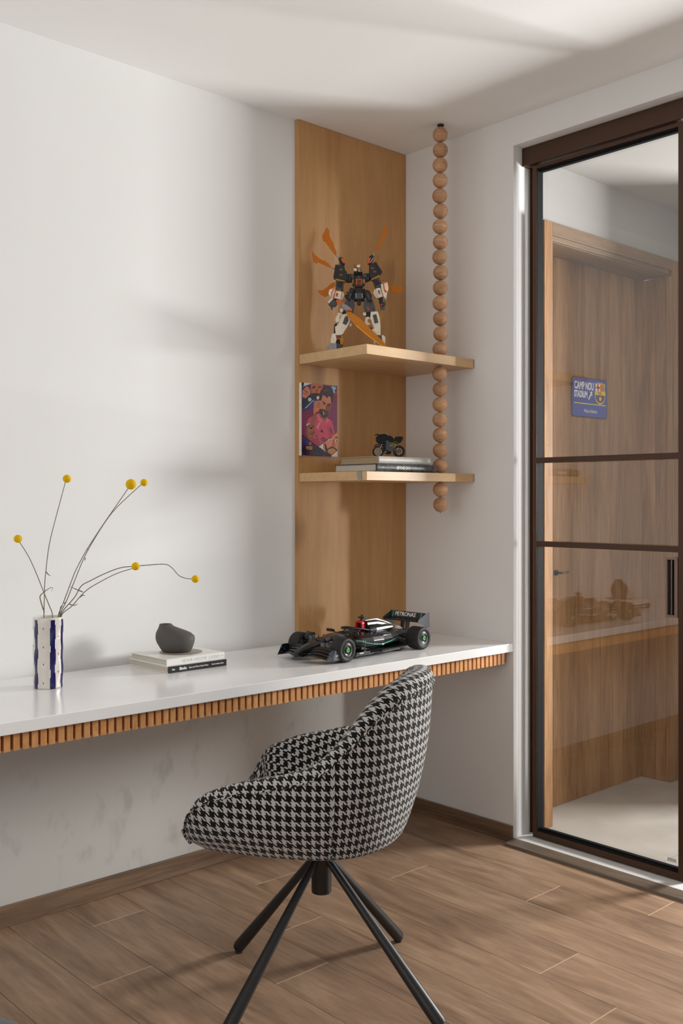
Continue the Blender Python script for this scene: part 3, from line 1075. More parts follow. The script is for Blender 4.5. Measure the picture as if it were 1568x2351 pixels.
def book(name, loc, rz, lx, ly, lz, cover, label, group, pages=None, rounded=0.0, cov=0.0026, overhang=0.004):
    """Lies flat; spine along local -Y, pages show on the other three sides."""
    t = empty(name, loc, (0, 0, rz))
    tag(t, label, 'book', group)
    c = MB()
    c.box(0, lx, 0, ly, 0, cov)
    c.build('back_cover', cover, t, bev=0.0006, seg=1)
    c = MB()
    c.box(0, lx, 0, ly, lz - cov, lz)
    c.build('front_cover', cover, t, bev=0.0006, seg=1)
    c = MB()
    if rounded:
        prof = [(0.0035, 0.0)] + [(-rounded * math.cos(R(a)) + 0.0005, lz / 2 + lz / 2 * math.sin(R(a))) for a in range(-80, 81, 16)] + [(0.0035, lz)]
        c.prism(prof, 0, lx, 'yz')
    else:
        c.box(0, lx, -0.0001, cov, cov + 0.0001, lz - cov - 0.0001)
    sp = c.build('spine', cover, t, fix=True)
    zz = [cov + 0.0001]
    if pages is None:
        pages = [(1.0, PAPER)]
    tot = lz - 2 * cov - 0.0002
    z = cov + 0.0001
    for fr, m in pages:
        nl = max(2, int(fr * tot / 0.0036))
        h = fr * tot
        p = MB()
        for i in range(nl):     # page block in slightly uneven signatures
            o_ = overhang + random.uniform(0, 0.0010)
            p.box(o_, lx - overhang - random.uniform(0, 0.001), 0.004, ly - o_, z + h * i / nl, z + h * (i + 1) / nl - 0.00012)
        p.build('page_block', m, t)
        z += h
    return t, sp


UP = (0, 0, 1)
# left stack
b1, _ = book('book', (-1.3115, -0.2430, DZ + 0.0005), R(1.0), 0.2235, 0.226, 0.0215, BLACKC, 'black-spined book with white lettering, lowest of the desk stack', 'books stacked on the desk', overhang=0.003)
SPM = lambda x, z, d=0.0002: frame((x, -d, z), (1, 0, 0), UP, (0, -1, 0))
b1.children[0].data.materials[0] = WHITEP
b1.children[1].data.materials[0] = WHITEP
MB().box(0.0002, 0.2233, -0.0005, -0.0001, 0.0004, 0.0211).build('spine_wrap', BLACKC, b1)
text('lettering', 'Sen', 0.0075, WHITETXT, b1, SPM(0.014, 0.0105, 0.0006), 1, 0.0002)
text('lettering', 'Bindu', 0.0125, WHITETXT, b1, SPM(0.041, 0.0105, 0.0006), 0.95, 0.00035)
text('lettering', "Space and Time in Raza's Vision", 0.0066, WHITETXT, b1, SPM(0.077, 0.0105, 0.0006), 0.88, 0.0001)
text('lettering', 'Raza Foundation | Mapin', 0.0064, WHITETXT, b1, SPM(0.165, 0.0105, 0.0006), 0.74, 0.0001)
b2, _ = book('book', (-1.3135, -0.2385, DZ + 0.0224), R(2.2), 0.2245, 0.205, 0.0215, WHITEP, 'white hardcover with pale grey spine lettering lying on the black-spined book', 'books stacked on the desk',
             [(0.42, MINT), (0.58, PAPER)], overhang=0.004)
text('lettering', 'GREAT BRITISH RAGN', 0.0135, GREYTXT, b2, frame((0.205, -0.0003, 0.0112), (-1, 0, 0), (0, 0, -1), (0, -1, 0)), 1.06, 0.0003, spacing=1.05)
MB().box(0.210, 0.219, -0.0006, -0.0001, 0.0105, 0.0112).build('spine_mark', BLACKC, b2)

# shelf stack
z2 = 1.3835
b3, _ = book('book', (-0.524, -0.358, z2), 0.0, 0.311, 0.222, 0.0280, DARKC, 'thick black photo book with silver spine title on the lower shelf', 'books stacked on the lower shelf', [(1.0, PAPER)], rounded=0.006)
text('lettering', 'BEYOND CHIC', 0.0150, WHITETXT, b3, SPM(0.098, 0.0135, 0.0058), 0.66, 0.0002, spacing=1.05)
text('lettering', 'fashion', 0.005, WHITETXT, b3, SPM(0.02, 0.0150, 0.0058), 1.0)
b4, _ = book('book', (-0.509, -0.353, z2 + 0.0284), R(0.0), 0.272, 0.205, 0.0265, GREYC, 'silver-grey book lying on top of the black photo book, under the motorcycle', 'books stacked on the lower shelf', [(1.0, PAPER2)], rounded=0.005)
text('lettering', '95', 0.0150, WHITETXT, b4, frame((0.258, -0.0049, 0.0132), (0, 0, -1), (1, 0, 0), (0, -1, 0)), 0.9, 0.0002, align='CENTER')
text('lettering', 'Photo Annual', 0.0058, WHITETXT, b4, SPM(0.185, 0.0120, 0.0049), 1.0)

# ------------------------------------------------------------------ vases and flowers
VB = (-1.683, -0.194, DZ + 0.0004)
va = empty('striped_vase', VB)
tag(va, 'tall white ceramic vase with navy stripes and small red hearts on the desk', 'vase')
AZ0 = -116.1
NAVYG = plain('navy_glaze', sc(24, 24, 88), 0.12, 0, 0.6, 0.15, 60)
GLAZE = plain('white_glaze', sc(226, 220, 212), 0.14, 0, 0.6, 0.02, 30)
n_, hgt = 144, 0.2005
stripes = [(-65.5, -43), (6.5, 28), (55.5, 77.5), (104, 126), (152, 175), (-160, -138), (-115, -93)]


def vr(a, z):
    return 0.0418 + 0.0007 * math.sin(z * 95 + 3.1 * math.sin(a * 2)) + 0.0006 * math.sin(3 * a + z * 60) + 0.0004 * math.cos(7 * a)


body = MB()
nz_ = 44
vs, fs, ms = [], [], []
for i in range(nz_ + 1):
    z = hgt * i / nz_
    for k in range(n_):
        a = 2 * math.pi * k / n_
        r_ = vr(a, z)
        if i == 0:
            r_ *= 0.985
        vs.append((r_ * math.cos(a), r_ * math.sin(a), z))
for i in range(nz_):
    for k in range(n_):
        k2 = (k + 1) % n_
        fs.append((i * n_ + k, i * n_ + k2, (i + 1) * n_ + k2, (i + 1) * n_ + k))
        deg = (math.degrees(2 * math.pi * (k + 0.5) / n_) - AZ0 + 180) % 360 - 180
        z = hgt * (i + 0.5) / nz_
        wob = 1.6 * math.sin(z * 90 + deg * 0.1)
        ms.append(1 if any(a0 <= deg + wob < a1 for a0, a1 in stripes) and i < nz_ - 1 else 0)
o_ = len(vs)
for z, dr in ((hgt + 0.0015, 0.0015), (hgt, 0.0040), (0.10, 0.0045), (0.006, 0.0048)):
    for k in range(n_):
        a = 2 * math.pi * k / n_
        r_ = vr(a, min(z, hgt)) - dr
        vs.append((r_ * math.cos(a), r_ * math.sin(a), z))
for q_ in range(4):
    A = nz_ * n_ if q_ == 0 else o_ + (q_ - 1) * n_
    B = o_ + q_ * n_
    for k in range(n_):
        k2 = (k + 1) % n_
        fs.append((A + k, A + k2, B + k2, B + k))
        ms.append(0)
fs.append(tuple(o_ + 3 * n_ + k for k in range(n_)))
ms.append(0)
fs.append(tuple(reversed(range(n_))))
ms.append(0)
body.add(vs, fs, 0, True)
body.m = ms
body.build('body', [GLAZE, NAVYG], va)
HEART = plain('heart_red', sc(190, 36, 30), 0.3)
hp_ = [(0, -1.1), (0.35, -0.3), (0.62, 0.35), (0.55, 0.75), (0.3, 0.85), (0.05, 0.45), (0, 0.3), (-0.1, 0.5), (-0.35, 0.9), (-0.62, 0.7), (-0.6, 0.3), (-0.3, -0.35)]
spots = [(-19, f_) for f_ in (0.144, 0.406, 0.652, 0.916)] + [(41.5, f_) for f_ in (0.264, 0.511, 0.768)] + [(-79, f_) for f_ in (0.147, 0.40, 0.65, 0.91)] + [(91, f_) for f_ in (0.2, 0.45, 0.7)] + [(139, f_) for f_ in (0.15, 0.4, 0.65, 0.9)] + [(-148, f_) for f_ in (0.26, 0.51, 0.77)]
for dg, fr in spots:
    a = R(AZ0 + dg)
    z = hgt * (1 - fr)
    r_ = vr(a, z) + 0.00018
    M = frame((r_ * math.cos(a), r_ * math.sin(a), z), (-math.sin(a), math.cos(a), 0), (0, 0, 1), (math.cos(a), math.sin(a), 0))
    MB().prism([(x * 0.0030, y * 0.0036) for x, y in hp_], -0.0006, 0.0001, 'xy', 0, M).build('heart', HEART, va, fix=True)

FL = [
    ([(-0.0092, 0.0084, 0.1979), (-0.0092, 0.0061, 0.2517), (-0.0094, 0.0039, 0.2902), (-0.0073, -0.0003, 0.3362), (-0.0025, -0.007, 0.3976), (0.0038, -0.0151, 0.4435), (0.0171, -0.0296, 0.5161), (0.0304, -0.0441, 0.5868)], (0.0338, -0.0471, 0.5978), 0.0118,
     [[(-0.01, 0.0043, 0.2136), (-0.0165, 0.0102, 0.2404), (-0.0193, 0.0128, 0.2596), (-0.0137, 0.0076, 0.2691), (-0.0066, 0.0012, 0.2768), (0.0004, -0.0053, 0.2833), (0.0075, -0.0117, 0.2856), (0.0055, -0.0099, 0.2749)], [(-0.0058, 0.0004, 0.3304), (-0.0024, -0.0027, 0.3239), (0.0033, -0.0079, 0.3185)]],
     'yellow ball flower on a nearly upright stem, second flower from the left'),
    ([(0.0092, -0.0084, 0.2017), (-0.0011, -0.0085, 0.2331), (-0.0156, -0.0047, 0.272), (-0.0356, 0.0041, 0.3298), (-0.0542, 0.0116, 0.3758), (-0.0754, 0.0216, 0.416)], (-0.0799, 0.0257, 0.4266), 0.0117, [],
     'yellow ball flower leaning left over the vase, leftmost of the six'),
    ([(0.0205, -0.0187, 0.1998), (0.027, -0.0344, 0.237), (0.0406, -0.0565, 0.2988), (0.0484, -0.0733, 0.3374), (0.0674, -0.1004, 0.3948), (0.0946, -0.135, 0.4596), (0.119, -0.1669, 0.5145), (0.1431, -0.1987, 0.5692)], (0.1492, -0.2043, 0.5812), 0.0151,
     [[(0.0163, -0.0352, 0.2073), (0.0191, -0.0378, 0.2302), (0.0211, -0.0396, 0.2347)], [(0.0712, -0.0854, 0.3713), (0.0701, -0.0844, 0.3629)], [(0.074, -0.088, 0.3941), (0.0774, -0.0911, 0.3995)]],
     'largest yellow ball flower, on a long stem leaning right'),
    ([(0.0233, -0.0213, 0.1998), (0.0422, -0.0289, 0.247), (0.0627, -0.038, 0.3041), (0.0889, -0.0522, 0.3768), (0.1238, -0.0745, 0.45), (0.1559, -0.0942, 0.5041), (0.1911, -0.1168, 0.5468), (0.2236, -0.1368, 0.582)], (0.2294, -0.142, 0.5878), 0.0109, [],
     'small yellow ball flower just right of the largest one'),
    ([(0.0261, -0.0239, 0.1998), (0.0464, -0.0533, 0.2332), (0.0707, -0.0863, 0.276), (0.0977, -0.1219, 0.3034), (0.1301, -0.1623, 0.3287), (0.1567, -0.1975, 0.3425)], (0.1642, -0.2044, 0.3489), 0.0117,
     [[(0.0388, -0.0518, 0.2394), (0.0459, -0.0582, 0.2356), (0.0529, -0.0647, 0.2367), (0.0563, -0.0678, 0.2405)], [(0.0614, -0.0724, 0.2585), (0.067, -0.0776, 0.2642), (0.0726, -0.0827, 0.2634)]],
     'yellow ball flower on a low arching stem halfway to the dark vase'),
    ([(0.0247, -0.0226, 0.2017), (0.057, -0.0488, 0.2571), (0.0724, -0.0594, 0.2894), (0.0934, -0.0753, 0.3046), (0.1231, -0.099, 0.3236), (0.1584, -0.1279, 0.3408), (0.1909, -0.1543, 0.3456), (0.2264, -0.1834, 0.3493), (0.2591, -0.2099, 0.3507), (0.2747, -0.2208, 0.3401), (0.2903, -0.2317, 0.3186), (0.306, -0.2426, 0.3099), (0.3217, -0.2536, 0.3074)], (0.3288, -0.2601, 0.3074), 0.0112,
     [[(0.0772, -0.0584, 0.2718), (0.063, -0.0454, 0.2795), (0.0502, -0.0337, 0.2872)], [(0.0374, -0.022, 0.2391), (0.0431, -0.0272, 0.243)]],
     'yellow ball flower drooping on a wavy stem above the dark vase'),
]
GA = math.pi * (3 - math.sqrt(5))
fib = [Vector((math.sqrt(1 - (1 - 2 * (i + .5) / 190) ** 2) * math.cos(GA * i), math.sqrt(1 - (1 - 2 * (i + .5) / 190) ** 2) * math.sin(GA * i), 1 - 2 * (i + .5) / 190)) for i in range(190)]


def florets(r):
    def fn(d):
        dm = max(d.dot(q) for q in fib)
        ang_ = math.acos(min(1, dm))
        return r * (1.0 - 0.075 * min(1, (ang_ / 0.155) ** 2))
    return fn


head_me = MB().sphere((0, 0, 0), 1.0, 64, 40, fn=florets(1.0)).mesh('flower_head', YELLOW)
for i, (st_, hd_, hr, lv_, lab) in enumerate(FL):
    root = empty('ball_flower', VB)
    tag(root, lab, 'flower', 'yellow ball flowers in the striped vase')
    b0_ = Vector(st_[0])
    foot = (b0_.x * 0.4 - 0.006 * math.cos(i), b0_.y * 0.4 - 0.006 * math.sin(i), 0.030)
    path = smooth_path([foot, (b0_.x * 0.8, b0_.y * 0.8, 0.12)] + st_ + [hd_], 5)
    nn = len(path)
    MB().tube(path, [0.00155 - 0.0005 * (j / nn) for j in range(nn)], 7).build('stem', STEM, root)
    h_ = bpy.data.objects.new('flower_head', head_me)
    COL.objects.link(h_)
    h_.parent = root
    h_.location = hd_
    h_.scale = (hr, hr, hr)
    h_.rotation_euler = (i, 2 * i, 0.5 * i)
    for l_ in lv_:
        pp = smooth_path(l_, 3)
        nn = len(pp)
        t_ = MB()
        side = Vector((0.74, -0.67, 0))
        up_ = Vector((0, 0, 1))
        v_, f_ = [], []
        for j, p in enumerate(pp):
            d = (pp[min(j + 1, nn - 1)] - pp[max(j - 1, 0)]).normalized()
            s_ = d.cross(Vector((0.675, 0.7378, 0))).normalized() * (0.0013 * (1 - (j / (nn - 1)) ** 2) + 0.0003)
            th = Vector((0.675, 0.7378, 0)) * 0.0003
            v_ += [p - s_ - th, p + s_ - th, p + s_ + th, p - s_ + th]
        t_.loft([v_[4 * j:4 * j + 4] for j in range(nn)], 0, False)
        t_.build('leaf', STEM, root, fix=True)

# dark sculptural vase on a thin disc, on the white book
zt = DZ + 0.0224 + 0.0217
cb = empty('coaster', (-1.196, -0.138, zt))
MB().lathe([(0.0685, 0), (0.069, 0.0006), (0.0685, 0.0012)], 48).build('disc', COASTER, cb)
tag(cb, 'thin brown-grey disc between the dark vase and the white book', 'coaster')
dv = empty('dark_vase', (-1.2135, -0.132, zt + 0.0014), (0, 0, R(-42.45)))
tag(dv, 'squat charcoal ceramic vase with an off-centre neck, on the book stack', 'vase')
# outline (x offset of centre, half width x, half width y, z)
prof = [(0.004, 0.040, 0.026, 0.0), (0.004, 0.0465, 0.031, 0.003), (0.003, 0.053, 0.037, 0.014), (0.001, 0.0605, 0.042, 0.030), (0.0, 0.0635, 0.043, 0.042), (-0.001, 0.063, 0.041, 0.052), (-0.006, 0.0565, 0.036, 0.062),
        (-0.0135, 0.0455, 0.030, 0.070), (-0.021, 0.0345, 0.024, 0.0765), (-0.0285, 0.0245, 0.019, 0.083), (-0.031, 0.0205, 0.0175, 0.0885), (-0.0315, 0.0198, 0.017, 0.0905), (-0.0315, 0.0183, 0.0155, 0.0909), (-0.0315, 0.0168, 0.014, 0.0895), (-0.029, 0.020, 0.0155, 0.082), (-0.022, 0.029, 0.019, 0.074)]
rings = [[(cx + wx * math.cos(2 * math.pi * k / 48), wy * math.sin(2 * math.pi * k / 48), z) for k in range(48)] for cx, wx, wy, z in prof]
MB().loft(rings, 0, True).build('body', CLAY, dv)

# ------------------------------------------------------------------ chair
ch = empty('swivel_chair', (-1.255, -0.896, 0), (0, 0, math.atan2(0.813, -0.581) + R(-3)))
tag(ch, 'black and white houndstooth tub chair on four black splayed legs at the desk', 'chair')
BOT = [(.268, .216), (.226, .238), (.142, .248), (.048, .250), (-.042, .242), (-.102, .224), (-.152, .190), (-.192, .134), (-.214, .068), (-.221, 0)]
RIM = [(.283, .246, .478), (.250, .271, .546), (.155, .282, .590), (.043, .284, .617), (-.052, .276, .645), (-.120, .256, .700), (-.184, .220, .772), (-.244, .156, .828), (-.282, .080, .846), (-.294, 0, .849)]


def mirror(P):
    return P + [(p[0], -p[1]) + tuple(p[2:]) for p in reversed(P[:-1])]


def resample(P, k=5):
    return smooth_path([tuple(p) + (0,) * (3 - len(p)) for p in P], k)


bot = resample(mirror(BOT), 5)
rim = resample(mirror(RIM), 5)
NS = len(bot)
ZBOT = 0.412
prof_n = 0
cols_ = []
for i in range(NS):
    b_, r_ = bot[i], rim[i]
    tg = (rim[min(i + 1, NS - 1)] - rim[max(i - 1, 0)])
    tg.z = 0
    tg.normalize()
    out = Vector((tg.y, -tg.x, 0))
    c0 = Vector((r_.x, r_.y, 0)) - Vector((0.02, 0, 0))
    if out.dot(c0) < 0:
        out = -out
    th = 0.056 + 0.012 * max(0, min(1, (r_.z - 0.60) / 0.2))
    end = min(1.0, min(i, NS - 1 - i) / 7.0)
    th *= 0.55 + 0.45 * end
    B3 = Vector((b_.x, b_.y, ZBOT))
    R3 = Vector(r_)
    P = []
    P.append(B3 - out * 0.075 + Vector((0, 0, -0.0)))
    P.append(B3 - out * 0.028 + Vector((0, 0, -0.006)))
    P.append(B3 - out * 0.008 + Vector((0, 0, 0.002)))
    P.append(B3 + out * 0.003 + Vector((0, 0, 0.020)))
    H = R3.z - ZBOT
    for t in (0.22, 0.36, 0.5, 0.64, 0.78, 0.88):
        p = B3.lerp(R3, t)
        p += out * (0.020 * math.sin(math.pi * t) * (0.5 + 0.5 * end))
        P.append(p)
    P.append(R3 - Vector((0, 0, 0.026)) + out * 0.003)
    P.append(R3 - Vector((0, 0, 0.009)) - out * 0.003)
    P.append(R3 - out * (0.24 * th))
    P.append(R3 + Vector((0, 0, 0.0015)) - out * (0.55 * th))
    P.append(R3 - Vector((0, 0, 0.008)) - out * (0.9 * th))
    I0 = R3 - Vector((0, 0, 0.030)) - out * (1.03 * th)
    P.append(I0)
    I1 = Vector((b_.x, b_.y, 0.455)) - out * (0.055)
    if I1.z > I0.z - 0.01:
        I1.z = I0.z - 0.012
    for t in (0.35, 0.7, 1.0):
        p = I0.lerp(I1, t)
        P.append(p)
    P.append(I1 - out * 0.04 - Vector((0, 0, 0.005)))
    cols_.append(P)
NP_ = len(cols_[0])
RAW = list(cols_)
NS0 = NS


def closing(P):
    c = sum((P[j] for j in range(2, 17)), Vector()) / 15
    out_ = []
    for f_, dx in ((0.80, 0.010), (0.40, 0.0165), (0.03, 0.0175)):
        out_.append([c + (p - c) * f_ + Vector((dx, 0, 0)) for p in P])
    return out_


cols_ = list(reversed(closing(RAW[0]))) + RAW + closing(RAW[-1])
NS = len(cols_)
vs = [p for P in cols_ for p in P]
fs = []
for i in range(NS - 1):
    for j in range(NP_ - 1):
        fs.append((i * NP_ + j, (i + 1) * NP_ + j, (i + 1) * NP_ + j + 1, i * NP_ + j + 1))
sh = MB().add(vs, fs, 0, True)
shell = sh.build('shell', CLOTH, ch, fix=True)
# cloth coordinates in metres: along the wrap, and up the outside / over the rim
su = [0.0]
for i in range(1, NS):
    su.append(su[-1] + (cols_[i][7] - cols_[i - 1][7]).length)
sv = []
for P in cols_:
    a = [0.0]
    for j in range(1, NP_):
        a.append(a[-1] + (P[j] - P[j - 1]).length)
    sv.append(a)
ul = shell.data.uv_layers.new(name='cloth')
for lp in shell.data.loops:
    i, j = divmod(lp.vertex_index, NP_)
    ul.data[lp.index].uv = (su[i], sv[i][j])
sd = shell.modifiers.new('smooth', 'SUBSURF')
sd.levels = sd.render_levels = 1

# seat cushion
def superell(a, bb, n, k, e=4.0):
    t = 2 * math.pi * k / n
    c, s = math.cos(t), math.sin(t)
    return (math.copysign(abs(c) ** (2 / e), c) * a, math.copysign(abs(s) ** (2 / e), s) * bb)


cu = MB()
rings = []
for sc_, z in ((0.80, 0.414), (0.96, 0.417), (1.0, 0.440), (1.0, 0.468), (0.97, 0.486), (0.88, 0.497), (0.6, 0.503), (0.2, 0.504)):
    rings.append([(0.050 + superell(0.218, 0.196, 56, k)[0] * sc_, superell(0.218, 0.196, 56, k)[1] * sc_, z) for k in range(56)])
cu.loft(rings, 0, True)
cus = cu.build('seat_cushion', CLOTH, ch)
ul = cus.data.uv_layers.new(name='cloth')
for lp in cus.data.loops:
    co = cus.data.vertices[lp.vertex_index].co
    ul.data[lp.index].uv = (co.x, co.y + co.z)
# dark underside plate
und = MB()
rings = []
for sc_, z in ((0.86, 0.4040), (0.90, 0.4130)):
    rings.append([(0.02 + superell(0.215, 0.215, 40, k, 3)[0] * sc_, superell(0.215, 0.215, 40, k, 3)[1] * sc_, z) for k in range(40)])
und.loft(rings, 0, False)
und.build('underside', PMATT, ch)


def uvify(o):
    ul = o.data.uv_layers.new(name='cloth')
    for lp in o.data.loops:
        co = o.data.vertices[lp.vertex_index].co
        ul.data[lp.index].uv = (co.x * 1.3 + co.y, co.z + 0.3 * co.y)


# piping: below the rim, and the upright seams between side and back panels
pts = []
for i in range(NS0):
    P = RAW[i]
    p = P[9].lerp(P[10], 0.55)
    o_ = (P[3] - P[0]).normalized()
    pts.append(p + o_ * 0.0012)
o_ = MB().tube(pts, 0.0028, 8).build('piping', CLOTH, ch)
uvify(o_)
for i in (24, NS0 - 1 - 24):
    P = RAW[i]
    o_d = (P[3] - P[0]).normalized()
    o_ = MB().tube(smooth_path([p + o_d * 0.0010 for p in P[2:11]], 3), 0.0024, 8).build('seam', CLOTH, ch)
    uvify(o_)
for i in (0, NS0 - 1):
    P = RAW[i]
    o_ = MB().tube(smooth_path(P[3:15], 2), 0.0034, 8).build('piping', CLOTH, ch)
    uvify(o_)
hb = MB()
hb.lathe([(0.020, 0.2445), (0.0255, 0.2465), (0.0265, 0.250), (0.0265, 0.385), (0.030, 0.388), (0.034, 0.397), (0.036, 0.4035)], 28)
hb.build('hub', BLACKM, ch)
crz = math.atan2(0.813, -0.581) + R(-3)
for wx, wy in ((-1.302, -0.592), (-0.917, -0.851), (-1.192, -1.262), (-1.590, -0.935)):
    d = Vector((wx + 1.255, wy + 0.896, 0))
    d.rotate(Euler((0, 0, -crz)))
    u = d.normalized()
    top = u * 0.020 + Vector((0, 0, 0.338))
    end = d + Vector((0, 0, 0.0135))
    ax = (end - top).normalized()
    lg = MB()
    path = [top + (end - top) * t for t in (0, 0.3, 0.6, 0.9, 0.985)] + [end + ax * 0.001]
    lg.tube(path, [0.0095, 0.0115, 0.0140, 0.0165, 0.0168, 0.0150], 20)
    # flat glide where the leg meets the floor
    ob = lg.build('leg', BLACKM, ch)
    MB().lathe([(0.010, -0.0004), (0.0115, 0.001), (0.0105, 0.006)], 16).build('glide', PMATT, ob, (d.x - u.x * 0.003, d.y - u.y * 0.003, 0.0006))

# grey round rug just reaching into view
rg = MB()
rr_ = 0.62
rg.lathe([(rr_ - 0.012, 0.0004), (rr_, 0.004), (rr_ - 0.004, 0.010), (rr_ - 0.02, 0.012)], 72)
tag(rg.build('rug', RUG, None, (-2.535, -0.715, 0)), 'round grey pile rug on the wooden floor beside the desk', 'rug')

# ------------------------------------------------------------------ toy racing car on the desk
rc = empty('toy_race_car', (-0.770, -0.343, DZ + 0.0006), (0, 0, R(-176.11)))
tag(rc, 'black open-wheel toy racing car with green hubs on the white desk', 'toy car')
WB, TR = -0.398, 0.101


def wheel(x, y, r, w, sgn):
    M = Matrix.Translation((x, y, r)) @ Matrix.Rotation(R(-90 * sgn), 4, 'X')   # lathe axis points outwards
    t = MB()
    rr = 0.60 * r
    t.lathe([(rr, -w / 2 + .002), (r * 0.90, -w / 2), (r * 0.98, -w / 2 + .004), (r, -w / 2 + .010), (r, w / 2 - .010), (r * 0.985, w / 2 - .004), (r * 0.93, w / 2 - 0.0005), (r * 0.80, w / 2 + .0006), (r * 0.70, w / 2 - .0006), (rr, w / 2 - .003)], 48, M=M, cap0=False, cap1=False)
    ty = t.build('tyre', RUBBER, rc)
    t = MB()
    t.lathe([(rr + .0004, -w / 2 + .003), (rr + .0004, w / 2 - .004), (rr - .0006, w / 2 - .0022), (rr * .93, w / 2 - .0028), (rr * .80, w / 2 - .0012), (rr * .62, w / 2 - .0010), (rr * .55, w / 2 - .0035), (rr * .42, w / 2 - .0035), (rr * .40, w / 2 - .001)], 40, M=M)
    rm = t.build('wheel_disc', PBLACK, ty)
    t = MB()
    t.lathe([(r * .185, w / 2 - .002), (r * .185, w / 2 + .0012), (r * .165, w / 2 + .002), (r * .075, w / 2 + .002), (r * .07, w / 2 - .0005)], 24, M=M, cap0=False, cap1=False)
    t.build('hub_ring', PGREEN, ty)
    t = MB()
    t.lathe([(r * .068, w / 2 - .003), (r * .068, w / 2 + .0005)], 12, M=M)
    t.build('axle_pin', PMID, ty)


wheel(0, TR, 0.0405, 0.046, 1)
wheel(0, -TR, 0.0405, 0.046, -1)
wheel(WB, TR - 0.005, 0.0405, 0.056, 1)
wheel(WB, -TR + 0.005, 0.0405, 0.056, -1)


def sect(x, hw, z0, z1, tuck=0.75, crown=0.6):
    h = z1 - z0
    return [(x, -hw * tuck, z0), (x, hw * tuck, z0), (x, hw, z0 + .35 * h), (x, hw * .96, z0 + .7 * h), (x, hw * crown, z1), (x, -hw * crown, z1), (x, -hw * .96, z0 + .7 * h), (x, -hw, z0 + .35 * h)]


def lofted(name, secs, mat, parent=rc, **kw):
    return MB().loft(secs, 0, False, **kw).build(name, mat, parent, bev=0.0012, fix=True)


lofted('nose', [sect(.122, .007, .026, .036), sect(.108, .012, .026, .043), sect(.060, .019, .030, .058), sect(0.0, .025, .032, .069)], PBLACK)
lofted('monocoque', [sect(-.001, .025, .030, .069), sect(-.05, .034, .026, .076), sect(-.085, .042, .022, .078), sect(-.12, .045, .020, .066), sect(-.185, .046, .020, .064)], PBLACK)
lofted('cockpit_rim', [sect(-.095, .030, .064, .079), sect(-.14, .036, .062, .074), sect(-.19, .036, .062, .076)], PMATT)
MB().box(-.172, -.112, -.022, .022, .0752, .0795).build('cockpit_opening', plain('deep_black', (0.004, 0.004, 0.004, 1), 0.9), rc)
st_ = MB()
st_.tube([(-.108, 0, .080), (-.118, 0, .089)], .003, 8)
st_.tube(smooth_path([(-.200, .036, .081), (-.165, .037, .088), (-.125, .024, .092), (-.110, 0, .0925), (-.125, -.024, .092), (-.165, -.037, .088), (-.200, -.036, .081)], 5), .0032, 8)
st_.build('halo_bar', PMATT, rc)
